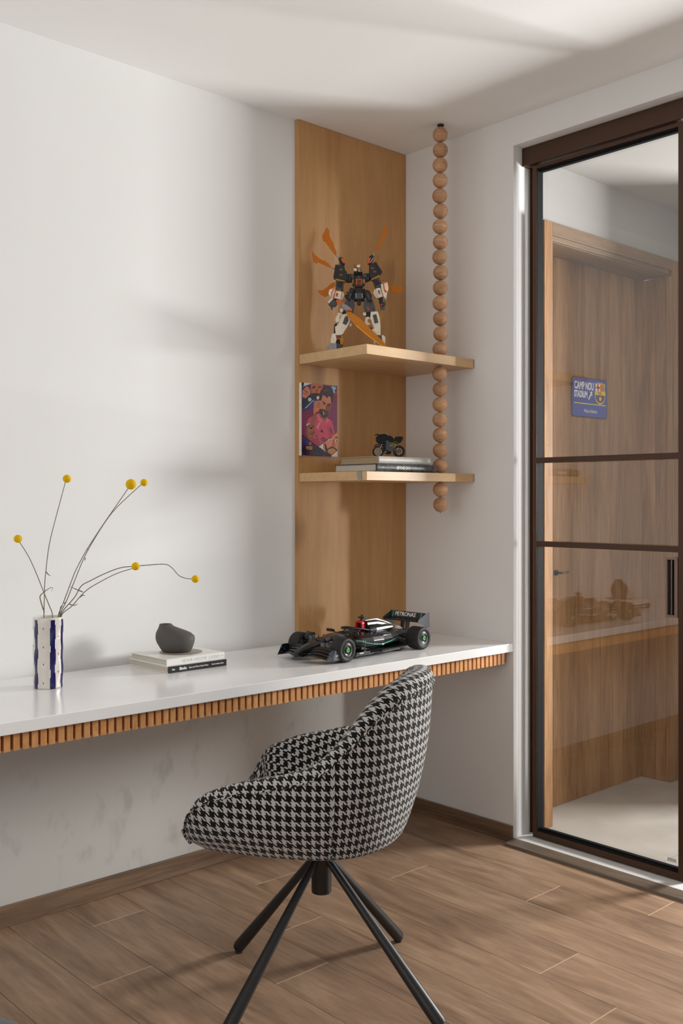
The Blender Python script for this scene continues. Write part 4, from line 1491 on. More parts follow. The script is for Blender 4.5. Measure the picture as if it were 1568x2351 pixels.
for s in (1, -1):
    m_ = MB()
    m_.tube([(-.112, s * .040, .074), (-.108, s * .050, .080)], .0022, 8)
    m_.cbox((-.104, s * .062, .082), (.006, .026, .010))
    m_.cbox((-.112, s * .052, .080), (.008, .008, .008))
    m_.build('mirror', PMATT, rc, bev=.0006, seg=1)
    # sidepod
    ss = []
    for x, yo, z0, z1, t_ in ((-.086, .074, .022, .064, .92), (-.11, .090, .020, .070, .90), (-.16, .097, .018, .072, .80), (-.22, .091, .017, .070, .66), (-.28, .077, .017, .067, .60), (-.335, .056, .017, .063, .60), (-.385, .036, .018, .057, .7)):
        h = z1 - z0
        ss.append([(x, s * .018, z0), (x, s * yo * t_, z0 + .004), (x, s * yo * .93, z0 + .32 * h), (x, s * yo, z0 + .66 * h), (x, s * yo * .93, z0 + .9 * h), (x, s * yo * .72, z1), (x, s * .018, z1 + .006)])
    lofted('sidepod', ss, PBLACK)
    # inlet mouth
    MB().cbox((-.0862, s * .056, .0505), (.003, .030, .013)).build('sidepod_inlet', plain('deep_black', (0.004, 0.004, 0.004, 1), .9) if False else MATS['deep_black'], rc)
    # curved teal and white pinstripes standing on the flank
    def flank(x, f_):
        T = [(-.086, .074, .022, .064, .92), (-.11, .090, .020, .070, .90), (-.16, .097, .018, .072, .80), (-.22, .091, .017, .070, .66), (-.28, .077, .017, .067, .60), (-.335, .056, .017, .063, .60), (-.385, .036, .018, .057, .7)]
        for a, b_ in zip(T, T[1:]):
            if b_[0] <= x <= a[0]:
                t = (a[0] - x) / (a[0] - b_[0])
                yo, z0, z1, t_ = [a[k] + (b_[k] - a[k]) * t for k in range(1, 5)]
                K = [(yo * t_, .09), (yo * .93, .32), (yo, .66), (yo * .93, .9)]
                for p, q_ in zip(K, K[1:]):
                    if p[1] <= f_ <= q_[1]:
                        u = (f_ - p[1]) / (q_[1] - p[1])
                        return p[0] + (q_[0] - p[0]) * u, z0 + f_ * (z1 - z0)
        return yo, z0 + f_ * (z1 - z0)
    for nm, mt, off, wd in (('teal_stripe', PTEAL, 0, .0034), ('white_stripe', WHITETXT, .0040, .0011)):
        P_ = []
        n2_ = 26
        for k in range(n2_ + 1):
            x = -.092 - k / n2_ * .235
            t = k / n2_
            f_ = .74 - .40 * math.sin(min(1, t / .52) * math.pi / 2) if t < .52 else .34 + .22 * ((t - .52) / .48) ** 1.4
            y, z = flank(x, f_)
            P_.append((x, s * (y + .0006), z + off))
        b_ = MB()
        for p, q_ in zip(P_, P_[1:]):
            b_.loft([[(p[0], p[1] - s * .0012, p[2]), (p[0], p[1] + s * .0004, p[2]), (p[0], p[1] + s * .0004, p[2] + wd), (p[0], p[1] - s * .0012, p[2] + wd)],
                     [(q_[0], q_[1] - s * .0012, q_[2]), (q_[0], q_[1] + s * .0004, q_[2]), (q_[0], q_[1] + s * .0004, q_[2] + wd), (q_[0], q_[1] - s * .0012, q_[2] + wd)]], 0, False)
        b_.build(nm, mt, rc, fix=True)
    # floor edge with louvres
    fe = MB()
    fe.prism([(-.052, s * .086), (-.060, s * .102), (-.13, s * .104), (-.16, s * .096), (-.20, s * .104), (-.30, s * .094), (-.36, s * .060), (-.36, s * .02), (-.052, s * .02)], .010, .0145, 'xy')
    for k in range(12):
        fe.cbox((-.20 - k * .011, s * (.100 - .0007 * k), .0165), (.006, .004, .005))
    fe.cbox((-.10, s * .100, .0185), (.070, .004, .008))
    fe.build('floor_edge', PMATT, rc, fix=True)
    ba = MB()
    ba.cyl((-.110, s * .100, .018), (-.110, s * .098, .062), .0016, n=8)
    ba.cbox((-.110, s * .0995, .022), (.012, .004, .004))
    ba.build('flank_strut', PGREY, rc)
    # brake duct plate behind the front wheel, deflector over it
    df = MB()
    df.prism([(.010, .070), (-.004, .087), (-.030, .083), (-.034, .078), (-.034, .072)], s * .078 - s * .004, s * .062, 'xz')
    df.build('wheel_deflector', PBLACK, rc, fix=True, bev=.0008)
    MB().box(.0005, -.030, s * .060, s * .080, .060, .0715).build('deflector_face', PGREY, rc)
    # suspension arms
    for (a, b2_) in (((.004, .026, .060), (0.006, .080, .052)), ((-.045, .034, .060), (-.006, .080, .052)), ((.010, .022, .036), (.006, .080, .026)), ((-.045, .032, .032), (-.006, .080, .026)), ((.000, .024, .050), (.002, .080, .036)),
                     ((-.350, .030, .052), (-.390, .074, .050)), ((-.440, .020, .050), (-.402, .074, .050)), ((-.350, .030, .030), (-.392, .074, .026)), ((-.440, .020, .030), (-.402, .074, .026))):
        MB().tube([(a[0], s * a[1], a[2]), (b2_[0], s * b2_[1], b2_[2])], .0026, 8).build('suspension_arm', PMATT, rc)
    cl = MB()
    cl.cbox((0.004, s * .036, .050), (.022, .016, .018))
    cl.cbox((0.000, s * .050, .056), (.012, .012, .014))
    cl.cbox((.022, s * .030, .052), (.012, .014, .012))
    cl.build('damper', PSILVER if s > 0 else PGREY, rc, bev=.001, seg=1)
    up = MB().cyl((0, s * .070, .040), (0, s * .080, .040), .017, n=20)
    up.build('upright', PMATT, rc)
    MB().cyl((WB, s * .030, .040), (WB, s * .072, .040), .008, n=12).build('drive_shaft', PGREY, rc)
    # front wing: stacked curved elements and an end plate
    for k, (xo, zo, chd) in enumerate(((.105, .018, .026), (.088, .025, .022), (.073, .032, .018), (.060, .038, .014))):
        v0 = []
        n3 = 9
        for q_ in range(n3):
            t = q_ / (n3 - 1)
            y = s * (.014 + t * .100)
            x = xo - .030 * t ** 1.6 + .006
            z = zo + .008 * math.sin(math.pi * min(1, t * 1.1)) - .004 * t
            v0.append([(x, y, z), (x - .003, y, z + .0022), (x - chd, y, z + .0062), (x - chd, y, z + .0046)])
        MB().loft(v0, 0, False).build('wing_element', PBLACK if k != 3 else PMATT, rc, fix=True)
    ep = MB()
    ep.prism([(.094, .012), (.084, .012), (.030, .010), (.030, .030), (.046, .046), (.066, .046), (.074, .044)], s * .1145, s * .1165, 'xz')
    e_ = ep.build('wing_end_plate', PBLACK, rc, fix=True)
    if s > 0:
        MB().prism([(.062, .0125), (.033, .0115), (.033, .030), (.046, .043), (.054, .043)], .1166, .1170, 'xz').build('end_plate_panel', PGREY, e_, fix=True)
        text('lettering', 'INEOS', .0080, WHITETXT, e_, frame((.050, .1172, .026), (-1, 0, .10), (.1, 0, 1), (0, 1, 0)), .8, .0001)
    for (x, z) in ((.078, .020), (.064, .028), (.076, .036)):
        MB().cyl((x, s * .1120, z), (x, s * .1180, z), .0026, n=10).build('blue_pin', PBLUE, rc)
    for (x, y, z) in ((-.062, .046, .070), (-.150, .044, .070), (-.145, .040, .084), (.014, .030, .062)):
        MB().cyl((x, s * y, z), (x, s * (y + .003), z), .0020, n=8).build('red_pin', PRED, rc)
    for (x, y, z) in ((-.196, .050, .074), (-.222, .048, .076)):
        MB().cyl((x, s * y, z), (x, s * (y + .004), z), .0024, n=8).build('blue_pin', PBLUE, rc)
    # engine cover tubes
    lofted('engine_cover_panel', [[(x, s * (.030 + (r_) * math.cos(R(a)) * .9), .078 - (-.20 - x) * -.02 + r_ * math.sin(R(a))) for a in range(0, 360, 30)] for x, r_ in ((-.205, .011), (-.235, .0145), (-.290, .0145), (-.325, .010))], PBLACK)
    lofted('engine_cover_panel', [[(x, s * (.014 + r_ * math.cos(R(a)) * .8), z + r_ * math.sin(R(a))) for a in range(0, 360, 30)] for x, r_, z in ((-.206, .014, .098), (-.26, .0145, .097), (-.300, .0125, .090), (-.34, .008, .080))], PBLACK)
    lofted('tail_cowl', [[(x, s * (.008 + w_), z), (x, s * (.008 + w_), z + .004), (x, 0, z + .012), (x, 0, z)] for x, w_, z in ((-.30, .034, .062), (-.36, .022, .054), (-.43, .010, .046))], PBLACK)

lofted('spine_cover', [sect(-.215, .006, .098, .112, 1, .8), sect(-.278, .006, .095, .1135, 1, .7), sect(-.35, .005, .075, .092, 1, .7), sect(-.425, .003, .056, .067, 1, .7)], PSILVER)
ab = MB()
op, ip = rrect(-.017, .017, .078, .111, .009), rrect(-.0105, .0105, .0845, .1045, .005)
n4 = len(op)
v_ = [(-.186, a, b_) for a, b_ in op] + [(-.186, a, b_) for a, b_ in ip] + [(-.204, a, b_) for a, b_ in op] + [(-.204, a, b_) for a, b_ in ip]
f_ = []
for k in range(n4):
    k2 = (k + 1) % n4
    f_ += [(k, k2, n4 + k2, n4 + k), (2 * n4 + k, 2 * n4 + k2, k2, k), (n4 + k, n4 + k2, 3 * n4 + k2, 3 * n4 + k), (2 * n4 + k2, 2 * n4 + k, 3 * n4 + k, 3 * n4 + k2)]
ab.add(v_, f_)
ab.build('air_intake', PRED, rc, fix=True, bev=.0008, seg=1)
MB().prism(ip, -.2035, -.199, 'yz').build('intake_mouth', MATS['deep_black'], rc, fix=True)
cb_ = MB()
cb_.cbox((-.206, 0, .117), (.012, .010, .012))
cb_.cbox((-.204, 0, .1215), (.012, .030, .0055))
cb_.cbox((-.207, 0, .127), (.009, .010, .007))
cb_.build('camera_pod', PMATT, rc, bev=.0006, seg=1)
an = MB().tube([(.010, 0, .066), (.011, 0, .072), (.0135, 0, .087)], [.0028, .0024, .0006], 8)
an.build('antenna', PBLACK, rc)
MB().cyl((-.445, 0, .040), (-.472, 0, .040), .009, n=14).build('tail_light', PMATT, rc)
gb = MB()
gb.cbox((-.385, 0, .042), (.11, .032, .034))
gb.build('gearbox', PMATT, rc, bev=.003)
MB().prism([(-.05, -.085), (-.05, .085), (-.36, .055), (-.43, .05), (-.43, -.05), (-.36, -.055)], .0095, .0135, 'xy').build('floor_tray', PMATT, rc, fix=True)
df = MB()
for k in range(5):
    y = -.044 + .022 * k
    df.prism([(-.40, .012), (-.45, .024), (-.45, .034), (-.40, .030)], y - .001, y + .001, 'xz')
df.build('diffuser', PMATT, rc, fix=True)
# rear wing
mw = MB()
rows = []
for y in (-.083, -.05, 0, .05, .083):
    z = .0915
    rows.append([(-.415, y, z), (-.420, y, z + .004), (-.455, y, z + .0085), (-.462, y, z + .006), (-.440, y, z + .001)])
mw.loft(rows)
mw.build('rear_wing_plane', PBLACK, rc, fix=True)
MB().box(-.445, -.437, -.078, .078, .0895, .0915).build('wing_red_edge', PRED, rc)
Mf = frame((-.447, 0, .1005), (0, 1, 0), (-.30, 0, .954), (.954, 0, .30))
fl = MB().cbox((0, .0105, -.002), (.166, .025, .004), 0, Mf)
flo = fl.build('rear_wing_flap', PBLACK, rc, bev=.0006, seg=1)
for sx_ in (-.068, .066):
    MB().prism([(sx_ - .003, -.001), (sx_ + .002, -.001), (sx_ + .005, .022), (sx_, .022)], .0001, .0004, 'xy', 0, Mf).build('teal_stripe', PTEAL, flo, fix=True)
text('lettering', 'PETRONAS', .0205, WHITETXT, flo, Mf @ Matrix.Translation((-.058, .0115, .0003)), .98, .0004, .12)
for s in (1, -1):
    MB().prism([(-.412, .092), (-.412, .100), (-.462, .122), (-.476, .122), (-.478, .070), (-.462, .066), (-.450, .078)], s * .0835, s * .0855, 'xz').build('rear_end_plate', PGREY, rc, fix=True)
    py_ = MB().prism([(-.428, .050), (-.444, .050), (-.452, .0905), (-.432, .0905)], s * .010, s * .014, 'xz')
    py_.build('wing_pylon', PMATT, rc, fix=True)
sd_ = Vector((-1, 0, -.06))
text('lettering', 'PETRONAS', .0135, WHITETXT, rc, frame((-.222, .0855, .0605), (-1, -.23, -.04), (0, -.35, 1), (-.22, 1, .35)), .82, .0003, .1)
text('lettering', 'SOLERA', .0060, WHITETXT, rc, frame((-.080, .1026, .0188), (-1, 0, 0), (0, 0, 1), (0, 1, 0)), 1.0, .0002)
text('lettering', 'IWC', .0065, WHITETXT, rc, frame((-.205, .0935, .036), (-1, -.1, 0), (0, 0, 1), (-.1, 1, 0)), 1.0, .0002)
# loose studs and beams that break up the body outline
random.seed(11)
gr = MB()
for k in range(46):
    x = random.choice((random.uniform(-.05, .03), random.uniform(-.38, -.20)))
    y = random.uniform(-.05, .05)
    z = random.uniform(.056, .070)
    gr.cbox((x, y, z), (random.uniform(.006, .016), random.uniform(.004, .008), random.uniform(.004, .008)))
o_ = gr.build('brick_beams', PMATT, rc)
o_['kind'] = 'stuff'

# ------------------------------------------------------------------ toy motorcycle on the shelf books
mc = empty('toy_motorcycle', (-0.388, -0.283, z2 + 0.0284 + 0.0268), (0, 0, R(-42.45 + 6)))
tag(mc, 'small black sport motorcycle model with green frame on the stacked shelf books', 'toy motorcycle')
KM = 0.0016 / 6.03


def mp(P, x0=858, z0=458):
    return [((x - x0) * KM, (z0 - z) * KM) for x, z in P]


def mpart(name, P, d0, d1, mat, bev=.0008, parent=mc):
    return MB().prism(mp(P), d0, d1, 'xz').build(name, mat, parent, fix=True, bev=bev, seg=2)


for nm, X, rr in (('front', 712, 79), ('rear', 1007, 84)):
    r_ = rr * KM
    w_ = .0095 if nm == 'front' else .013
    M = Matrix.Translation(((X - 858) * KM, 0, r_ + .0001)) @ Matrix.Rotation(R(90), 4, 'X')
    t = MB().lathe([(r_ * .70, -w_ * .40), (r_ * .86, -w_ * .5), (r_ * .97, -w_ * .28), (r_, 0), (r_ * .97, w_ * .28), (r_ * .86, w_ * .5), (r_ * .70, w_ * .40)], 36, M=M, cap0=False, cap1=False)
    ty = t.build('tyre', RUBBER, mc)
    t = MB().lathe([(r_ * .72, -w_ * .36), (r_ * .72, w_ * .36), (r_ * .64, w_ * .36), (r_ * .64, -w_ * .36), (r_ * .72, -w_ * .36)], 30, M=M, cap0=False, cap1=False)
    for k in range(5):
        a = R(72 * k + 10)
        t.tube([(0, 0, 0), (r_ * .66 * math.cos(a), r_ * .66 * math.sin(a), 0)], .0011, 6, M=M)
    t.build('wheel_rim', plain('pale_gold', sc(200, 180, 140), .35, .2) if nm == 'front' else BIKEB, ty)
    for sgn in (1, -1):
        t = MB().lathe([(r_ * .50, sgn * w_ * .40), (r_ * .50, sgn * w_ * .46), (r_ * .36, sgn * w_ * .46), (r_ * .36, sgn * w_ * .40), (r_ * .50, sgn * w_ * .40)], 24, M=M, cap0=False, cap1=False)
        t.build('brake_disc', PSILVER, ty)
    t = MB().cyl((0, 0, -w_ * .6), (0, 0, w_ * .6), r_ * .14, n=12, M=M)
    t.build('axle', PMID, ty)
mpart('front_fairing', [(682, 180), (735, 140), (800, 128), (850, 150), (850, 200), (800, 265), (765, 275), (715, 262), (688, 235)], -.010, .010, BIKEB, .002)
mpart('side_fairing', [(770, 210), (850, 170), (905, 235), (895, 310), (850, 400), (800, 370), (775, 300)], -.009, .009, BIKEB, .0015)
mpart('windscreen', [(745, 142), (790, 118), (835, 126), (845, 150), (780, 150)], -.006, .006, PSILVER, .001)
mpart('fuel_tank', [(835, 165), (880, 155), (925, 185), (945, 235), (900, 250), (850, 220)], -.009, .009, BIKEB, .003)
mpart('seat', [(925, 190), (960, 235), (985, 255), (930, 262), (900, 245)], -.006, .006, BIKEB, .0015)
mpart('tail_unit', [(950, 175), (1000, 166), (1062, 168), (1058, 205), (1030, 250), (975, 275), (945, 250), (940, 215)], -.0065, .0065, BIKEB, .0016)
mpart('lower_fairing', [(790, 335), (870, 330), (900, 390), (870, 418), (830, 412), (795, 385)], -.008, .008, BIKEB, .001)
mpart('engine_block', [(820, 250), (900, 260), (925, 350), (870, 380), (815, 350)], -.0095, .0095, PGREY, .001)
mpart('front_mudguard', [(648, 318), (668, 286), (715, 272), (765, 285), (790, 315), (760, 300), (715, 288), (672, 300)], -.0062, .0062, BIKEB, .0006)
for s in (1, -1):
    MB().tube([(mp([(772, 262)])[0][0], s * .0065, mp([(772, 262)])[0][1]), (mp([(722, 365)])[0][0], s * .0072, mp([(722, 365)])[0][1])], [.0019, .0016], 8).build('fork_leg', PSILVER, mc)
    a = mp([(800, 150), (700, 138)])
    MB().tube([(a[0][0], s * .004, a[0][1]), (a[0][0] + .002, s * .016, a[0][1] + .001)], .0013, 8).build('handlebar', BIKEB, mc)
    b_ = mp([(745, 168), (682, 138), (672, 150)])
    MB().tube([(b_[0][0], s * .008, b_[0][1]), (b_[1][0] + .004, s * .015, b_[1][1]), (b_[2][0], s * .017, b_[2][1])], [.001, .0018, .0014], 8).build('winglet', BIKEB, mc)
    for P in ([(868, 250), (905, 262), (935, 240), (985, 256)], [(935, 262), (945, 300), (942, 340)], [(880, 268), (925, 262)]):
        pp = mp(P)
        MB().tube([(x, s * .0102, z) for x, z in pp], .0011, 6).build('frame_tube', plain('bike_green', sc(110, 150, 30), .4), mc)
    pp = mp([(925, 350), (1007, 374)])
    MB().tube([(x, s * .0082, z) for x, z in pp], [.0026, .0018], 8).build('swing_arm', PGREY, mc)
    pp = mp([(925, 375), (960, 345), (990, 320), (970, 355), (990, 375)])
    MB().tube([(x, s * .0115, z) for x, z in pp], .0013, 6).build('foot_peg', PSILVER, mc)
    c_ = mp([(812, 382)])[0]
    MB().cyl((c_[0], s * .0075, c_[1]), (c_[0], s * .0105, c_[1]), .0032, n=14).build('crank_cover', PSILVER, mc)
    f2 = mp([(805, 230), (850, 225), (880, 290), (855, 290)])
    MB().prism(f2, s * .0096, s * .0106, 'xz').build('side_panel', PGREY, mc, fix=True)
    c_ = mp([(885, 298)])[0]
    MB().cyl((c_[0] - .004, s * .0098, c_[1] - .001), (c_[0] + .004, s * .0098, c_[1] + .002), .0022, n=10).build('exhaust_pipe', PMID, mc)

# ------------------------------------------------------------------ toy robot on the upper shelf
rb = empty('toy_robot', (-0.435, -0.170, 1.8285), (0, 0, R(-42.45)))
tag(rb, 'brick-built toy robot in black, white and orange with amber blade wings on upper shelf', 'toy robot')
KR = 0.001635


def rp(P):
    return [((x / 5.6 - 142) * KR, (333 - y / 5.6) * KR) for x, y in P]


def rpart(name, P, d0, d1, mat, bev=.0006, parent=rb, label=None):
    return MB().prism(rp(P), d0, d1, 'xz').build(name, mat, parent, fix=True, bev=bev, seg=1, label=label)


def rtube(name, P, d, r, mat, parent=rb):
    pp = rp(P)
    dd = d if isinstance(d, (list, tuple)) else [d] * len(pp)
    return MB().tube([(x, y, z) for (x, z), y in zip(pp, dd)], r, 10).build(name, mat, parent)


# legs
for side in ('l', 'r'):
    if side == 'l':
        foot = [(425, 1865), (430, 1770), (470, 1740), (590, 1740), (600, 1865)]
        toe = [(400, 1865), (400, 1790), (440, 1745), (520, 1745), (520, 1865)]
        ank = [(450, 1760), (445, 1700), (465, 1625), (505, 1615), (520, 1700), (500, 1760)]
        ank2 = [(570, 1760), (560, 1690), (565, 1625), (595, 1640), (615, 1700), (598, 1760)]
        cuff = [(500, 1690), (510, 1655), (580, 1660), (585, 1690)]
        inner = [(480, 1780), (500, 1690), (585, 1690), (590, 1780)]
        tip = [(520, 1670), (545, 1600), (580, 1660), (575, 1680)]
        shin = [(590, 1375), (655, 1360), (695, 1450), (675, 1500), (640, 1560), (600, 1620), (560, 1610), (510, 1640), (500, 1530), (540, 1510), (565, 1440)]
        low = [(508, 1640), (552, 1560), (640, 1550), (600, 1625), (570, 1640)]
        pan = [(625, 1410), (655, 1390), (672, 1450), (640, 1510), (597, 1490)]
        knee = [(560, 1330), (565, 1295), (600, 1290), (605, 1330), (590, 1350)]
        out = [(505, 1420), (545, 1345), (590, 1355), (585, 1400), (545, 1470), (510, 1470)]
        gold = [(555, 1430), (570, 1380), (595, 1385), (580, 1440)]
        back = [(480, 1640), (490, 1490), (525, 1470), (510, 1640)]
        tag_ = [(680, 1500), (700, 1480), (718, 1490), (700, 1525)]
        thigh = [(640, 1190), (745, 1180), (750, 1260), (735, 1350), (690, 1350), (660, 1300), (610, 1260)]
        thigh2 = [(620, 1250), (640, 1190), (680, 1195), (660, 1280)]
        joint = [(590, 1360), (600, 1320), (660, 1320), (665, 1380)]
        o1 = [(640, 1290), (650, 1288), (664, 1330), (654, 1334)]
    else:
        foot = [(1010, 1865), (1000, 1760), (1020, 1720), (1130, 1720), (1140, 1865)]
        toe = [(985, 1865), (985, 1790), (1010, 1740), (1080, 1740), (1080, 1865)]
        ank = [(1000, 1770), (995, 1720), (1010, 1660), (1040, 1660), (1040, 1770)]
        ank2 = [(1105, 1750), (1098, 1640), (1110, 1635), (1140, 1660), (1142, 1735), (1130, 1760)]
        cuff = [(1045, 1700), (1055, 1665), (1110, 1680), (1112, 1705)]
        inner = [(1020, 1780), (1045, 1700), (1110, 1705), (1120, 1780)]
        tip = [(1030, 1670), (1055, 1615), (1092, 1670), (1085, 1700)]
        shin = [(955, 1340), (1045, 1335), (1065, 1400), (1078, 1480), (1080, 1640), (1060, 1640), (1020, 1600), (975, 1500), (948, 1420)]
        low = [(975, 1560), (1060, 1560), (1080, 1640), (1010, 1640), (960, 1600)]
        pan = [(980, 1385), (1025, 1372), (1050, 1480), (1005, 1490)]
        knee = [(855, 1375), (862, 1345), (895, 1345), (900, 1380), (875, 1390)]
        out = [(880, 1460), (890, 1405), (925, 1395), (950, 1420), (950, 1500), (905, 1520), (882, 1500)]
        gold = [(915, 1440), (930, 1425), (955, 1440), (945, 1480), (920, 1470)]
        back = [(910, 1545), (930, 1520), (975, 1530), (970, 1590), (940, 1590)]
        tag_ = [(1060, 1360), (1085, 1370), (1098, 1440), (1075, 1460), (1062, 1420)]
        thigh = [(870, 1185), (980, 1180), (1005, 1260), (1015, 1310), (950, 1340), (890, 1345), (865, 1260)]
        thigh2 = [(960, 1190), (990, 1215), (1010, 1290), (975, 1300)]
        joint = [(890, 1390), (900, 1325), (960, 1320), (955, 1400)]
        o1 = [(910, 1270), (920, 1268), (932, 1312), (922, 1318)]
    rpart('foot', foot, -.012, .022, PGREY)
    rpart('toe_plate', toe, -.030, -.0125, PMID)
    rpart('ankle_guard', ank, -.024, .012, PWHITE)
    rpart('ankle_guard', ank2, -.020, .012, PWHITE if side == 'r' else PGOLD)
    rpart('ankle_core', inner, -.010, .010, PMATT)
    rpart('ankle_cuff', cuff, -.018, -.0105, PORANGE)
    rpart('ankle_spike', tip, -.020, -.010, PGREY)
    rpart('shin_armour', shin, -.020, .006, PWHITE, .0014)
    rpart('shin_plate', low, -.0235, -.0205, PWHITE)
    rpart('shin_panel', pan, -.0225, -.0203, PGREY, .0003)
    rpart('knee_knob', knee, -.014, .0, PWHITE, .001)
    rpart('outer_shin_guard', out, -.012, .012, PWHITE, .001)
    rpart('gold_plate', gold, -.0145, -.0125, PGOLD, .0003)
    rpart('calf_piston', back, .006, .016, PMATT)
    rpart('side_tab', tag_, -.008, .002, PWHITE if side == 'l' else PGOLD, .0004)
    rpart('thigh', thigh, -.012, .014, PGREY, .001)
    rpart('thigh_plate', thigh2, -.016, -.0125, PGREY)
    rpart('knee_joint', joint, -.010, .010, PMATT)
    rpart('thigh_stripe', o1, -.0135, -.0122, PORANGE, 0)

# hips and skirt
rpart('hip_block', [(700, 1040), (880, 1040), (900, 1110), (870, 1190), (720, 1190), (690, 1110)], -.010, .016, PMATT, .001)
rpart('skirt_plate', [(695, 1035), (745, 1040), (725, 1110), (690, 1200), (640, 1175), (665, 1110)], -.022, -.0105, PMATT, .0008)
rpart('skirt_plate', [(885, 1060), (935, 1070), (970, 1130), (965, 1195), (940, 1215), (900, 1180), (870, 1110)], -.022, -.0105, PMATT, .0008)
rpart('skirt_panel', [(690, 1110), (712, 1115), (695, 1170), (675, 1160)], -.0232, -.0222, PGREY, 0)
rpart('skirt_panel', [(900, 1100), (925, 1115), (945, 1180), (920, 1170)], -.0232, -.0222, PGREY, 0)
rpart('hip_fin', [(625, 1130), (640, 1090), (668, 1070), (660, 1120), (640, 1165)], -.010, .004, PMATT)
rpart('hip_fin_stripe', [(622, 1120), (640, 1100), (660, 1100), (655, 1112)], -.012, -.0104, PORANGE, 0)
rpart('hip_fin_stripe', [(945, 1085), (965, 1100), (970, 1125), (958, 1115)], -.024, -.0224, PORANGE, 0)
rpart('waist_plate', [(755, 1035), (765, 1100), (840, 1100), (850, 1035)], -.018, -.0105, PMATT, .0006)
rpart('loin_guard', [(765, 1140), (775, 1100), (835, 1100), (850, 1140), (840, 1180), (770, 1180)], -.022, -.0105, PGREY, .0008)
rpart('loin_flap', [(782, 1180), (832, 1180), (832, 1240), (808, 1258), (782, 1240)], -.016, -.004, PMATT, .0008)
for x in (765, 845):
    rtube('hip_pin', [(x, 1110), (x + 4, 1170)], -.024, .0022, PMID)
# torso
rpart('waist', [(775, 1010), (835, 1010), (828, 1060), (805, 1075), (780, 1060)], -.012, .010, PGREY, .0008)
rpart('chest', [(720, 930), (745, 885), (860, 885), (885, 930), (885, 985), (845, 1030), (760, 1030), (720, 985)], -.020, .016, PBLACK, .0014)
rpart('chest_v', [(775, 888), (835, 888), (805, 925)], -.0225, -.0203, PGREY, .0003)
rpart('chest_gem_frame', [(768, 925), (842, 925), (842, 998), (768, 998)], -.0225, -.0203, PORANGE, .0003)
rpart('chest_gem', [(778, 934), (832, 934), (832, 994), (778, 994)], -.0235, -.0226, plain('dark_amber', sc(110, 44, 10), .15), 0)
rpart('chest_bar', [(722, 930), (733, 926), (733, 985), (722, 982)], -.0215, -.0203, PGOLD, 0)
rpart('chest_bar', [(872, 926), (883, 930), (883, 982), (872, 985)], -.0215, -.0203, PGOLD, 0)
rpart('chest_plate', [(856, 930), (866, 926), (866, 975), (856, 980)], -.0215, -.0203, PSILVER, 0)
rpart('collar', [(740, 826), (770, 835), (830, 835), (852, 826), (852, 884), (740, 884)], -.016, .016, MATS['deep_black'], .0008)
rpart('shoulder_beam', [(640, 850), (735, 850), (725, 945), (660, 955), (635, 930)], -.008, .012, PMATT, .001)
rpart('shoulder_beam', [(858, 845), (945, 840), (945, 930), (890, 950), (870, 930)], -.008, .012, PMATT, .001)
rpart('chest_wing', [(700, 870), (745, 850), (745, 900), (720, 920)], -.014, -.0085, PGREY, .0005)
rpart('chest_wing', [(855, 850), (905, 868), (880, 920), (858, 900)], -.014, -.0085, PGREY, .0005)
for x in (655, 690, 905, 925):
    rtube('shoulder_pin', [(x, 880), (x, 930)], -.0105, .0024, PGREY)
# head
rpart('head', [(778, 745), (805, 735), (830, 745), (838, 790), (830, 822), (785, 822), (775, 790)], -.012, .010, PGREY, .0012)
rpart('helmet_top', [(778, 745), (800, 736), (822, 740), (824, 765), (800, 772), (780, 768)], -.0145, -.0122, PWHITE, .0006)
rpart('cheek_guard', [(738, 782), (775, 782), (780, 815), (745, 815)], -.012, .006, PWHITE, .0006)
rpart('visor', [(785, 775), (840, 770), (835, 788), (810, 795), (788, 790)], -.0148, -.0122, PGOLD, .0004)
rpart('mouth_plate', [(790, 796), (828, 796), (824, 828), (794, 828)], -.0145, -.0122, PSILVER, .0004)
rtube('horn', [(775, 775), (755, 745), (742, 705)], [0, .002, .004], [.0018, .0014, .0006], plain('horn_brown', sc(86, 62, 44), .5))
# pauldrons, arms
rpart('pauldron', [(505, 742), (620, 752), (625, 800), (650, 830), (650, 950), (560, 925), (478, 905)], -.018, .016, PBLACK, .0014)
rpart('pauldron', [(935, 740), (1018, 702), (1050, 752), (1104, 832), (1072, 862), (955, 925), (935, 895)], -.018, .016, PBLACK, .0014)
rpart('pauldron_side', [(505, 742), (540, 740), (520, 910), (478, 905)], -.0205, -.0183, PMATT, .0004)
rpart('pauldron_side', [(1000, 712), (1018, 702), (1104, 832), (1072, 862)], -.0205, -.0183, PMATT, .0004)
EMB = plain('faded_gold_print', sc(104, 72, 44), .5)
for cx, cy in ((575, 805), (575, 870), (975, 785), (1005, 830)):
    rpart('emblem', [(cx - 24, cy - 4), (cx - 6, cy - 18), (cx + 10, cy - 14), (cx + 26, cy), (cx + 8, cy + 16), (cx - 10, cy + 12)], -.0190, -.0181, EMB, 0)
rpart('gold_band', [(512, 914), (632, 932), (628, 958), (515, 938)], -.016, .012, PGOLD, .0005)
rpart('gold_band', [(958, 915), (1062, 866), (1070, 890), (968, 938)], -.016, .012, PGOLD, .0005)
for P in ([(558, 940), (556, 1058)], [(1020, 900), (1062, 1018)]):
    pp = rp(P)
    MB().tube([(pp[0][0], 0, pp[0][1]), (pp[1][0], 0, pp[1][1])], [.0150, .0150], 10, smooth=False).build('upper_arm', PGREY, rb, bev=.0008, seg=1)
rpart('arm_panel', [(530, 955), (585, 955), (583, 1028), (528, 1022)], -.0172, -.0150, PMATT, .0004)
rpart('arm_panel', [(990, 940), (1040, 920), (1068, 980), (1020, 1005)], -.0172, -.0150, PMATT, .0004)
rpart('gold_band', [(510, 1052), (578, 1060), (572, 1082), (512, 1075)], -.012, .010, PGOLD, .0004)
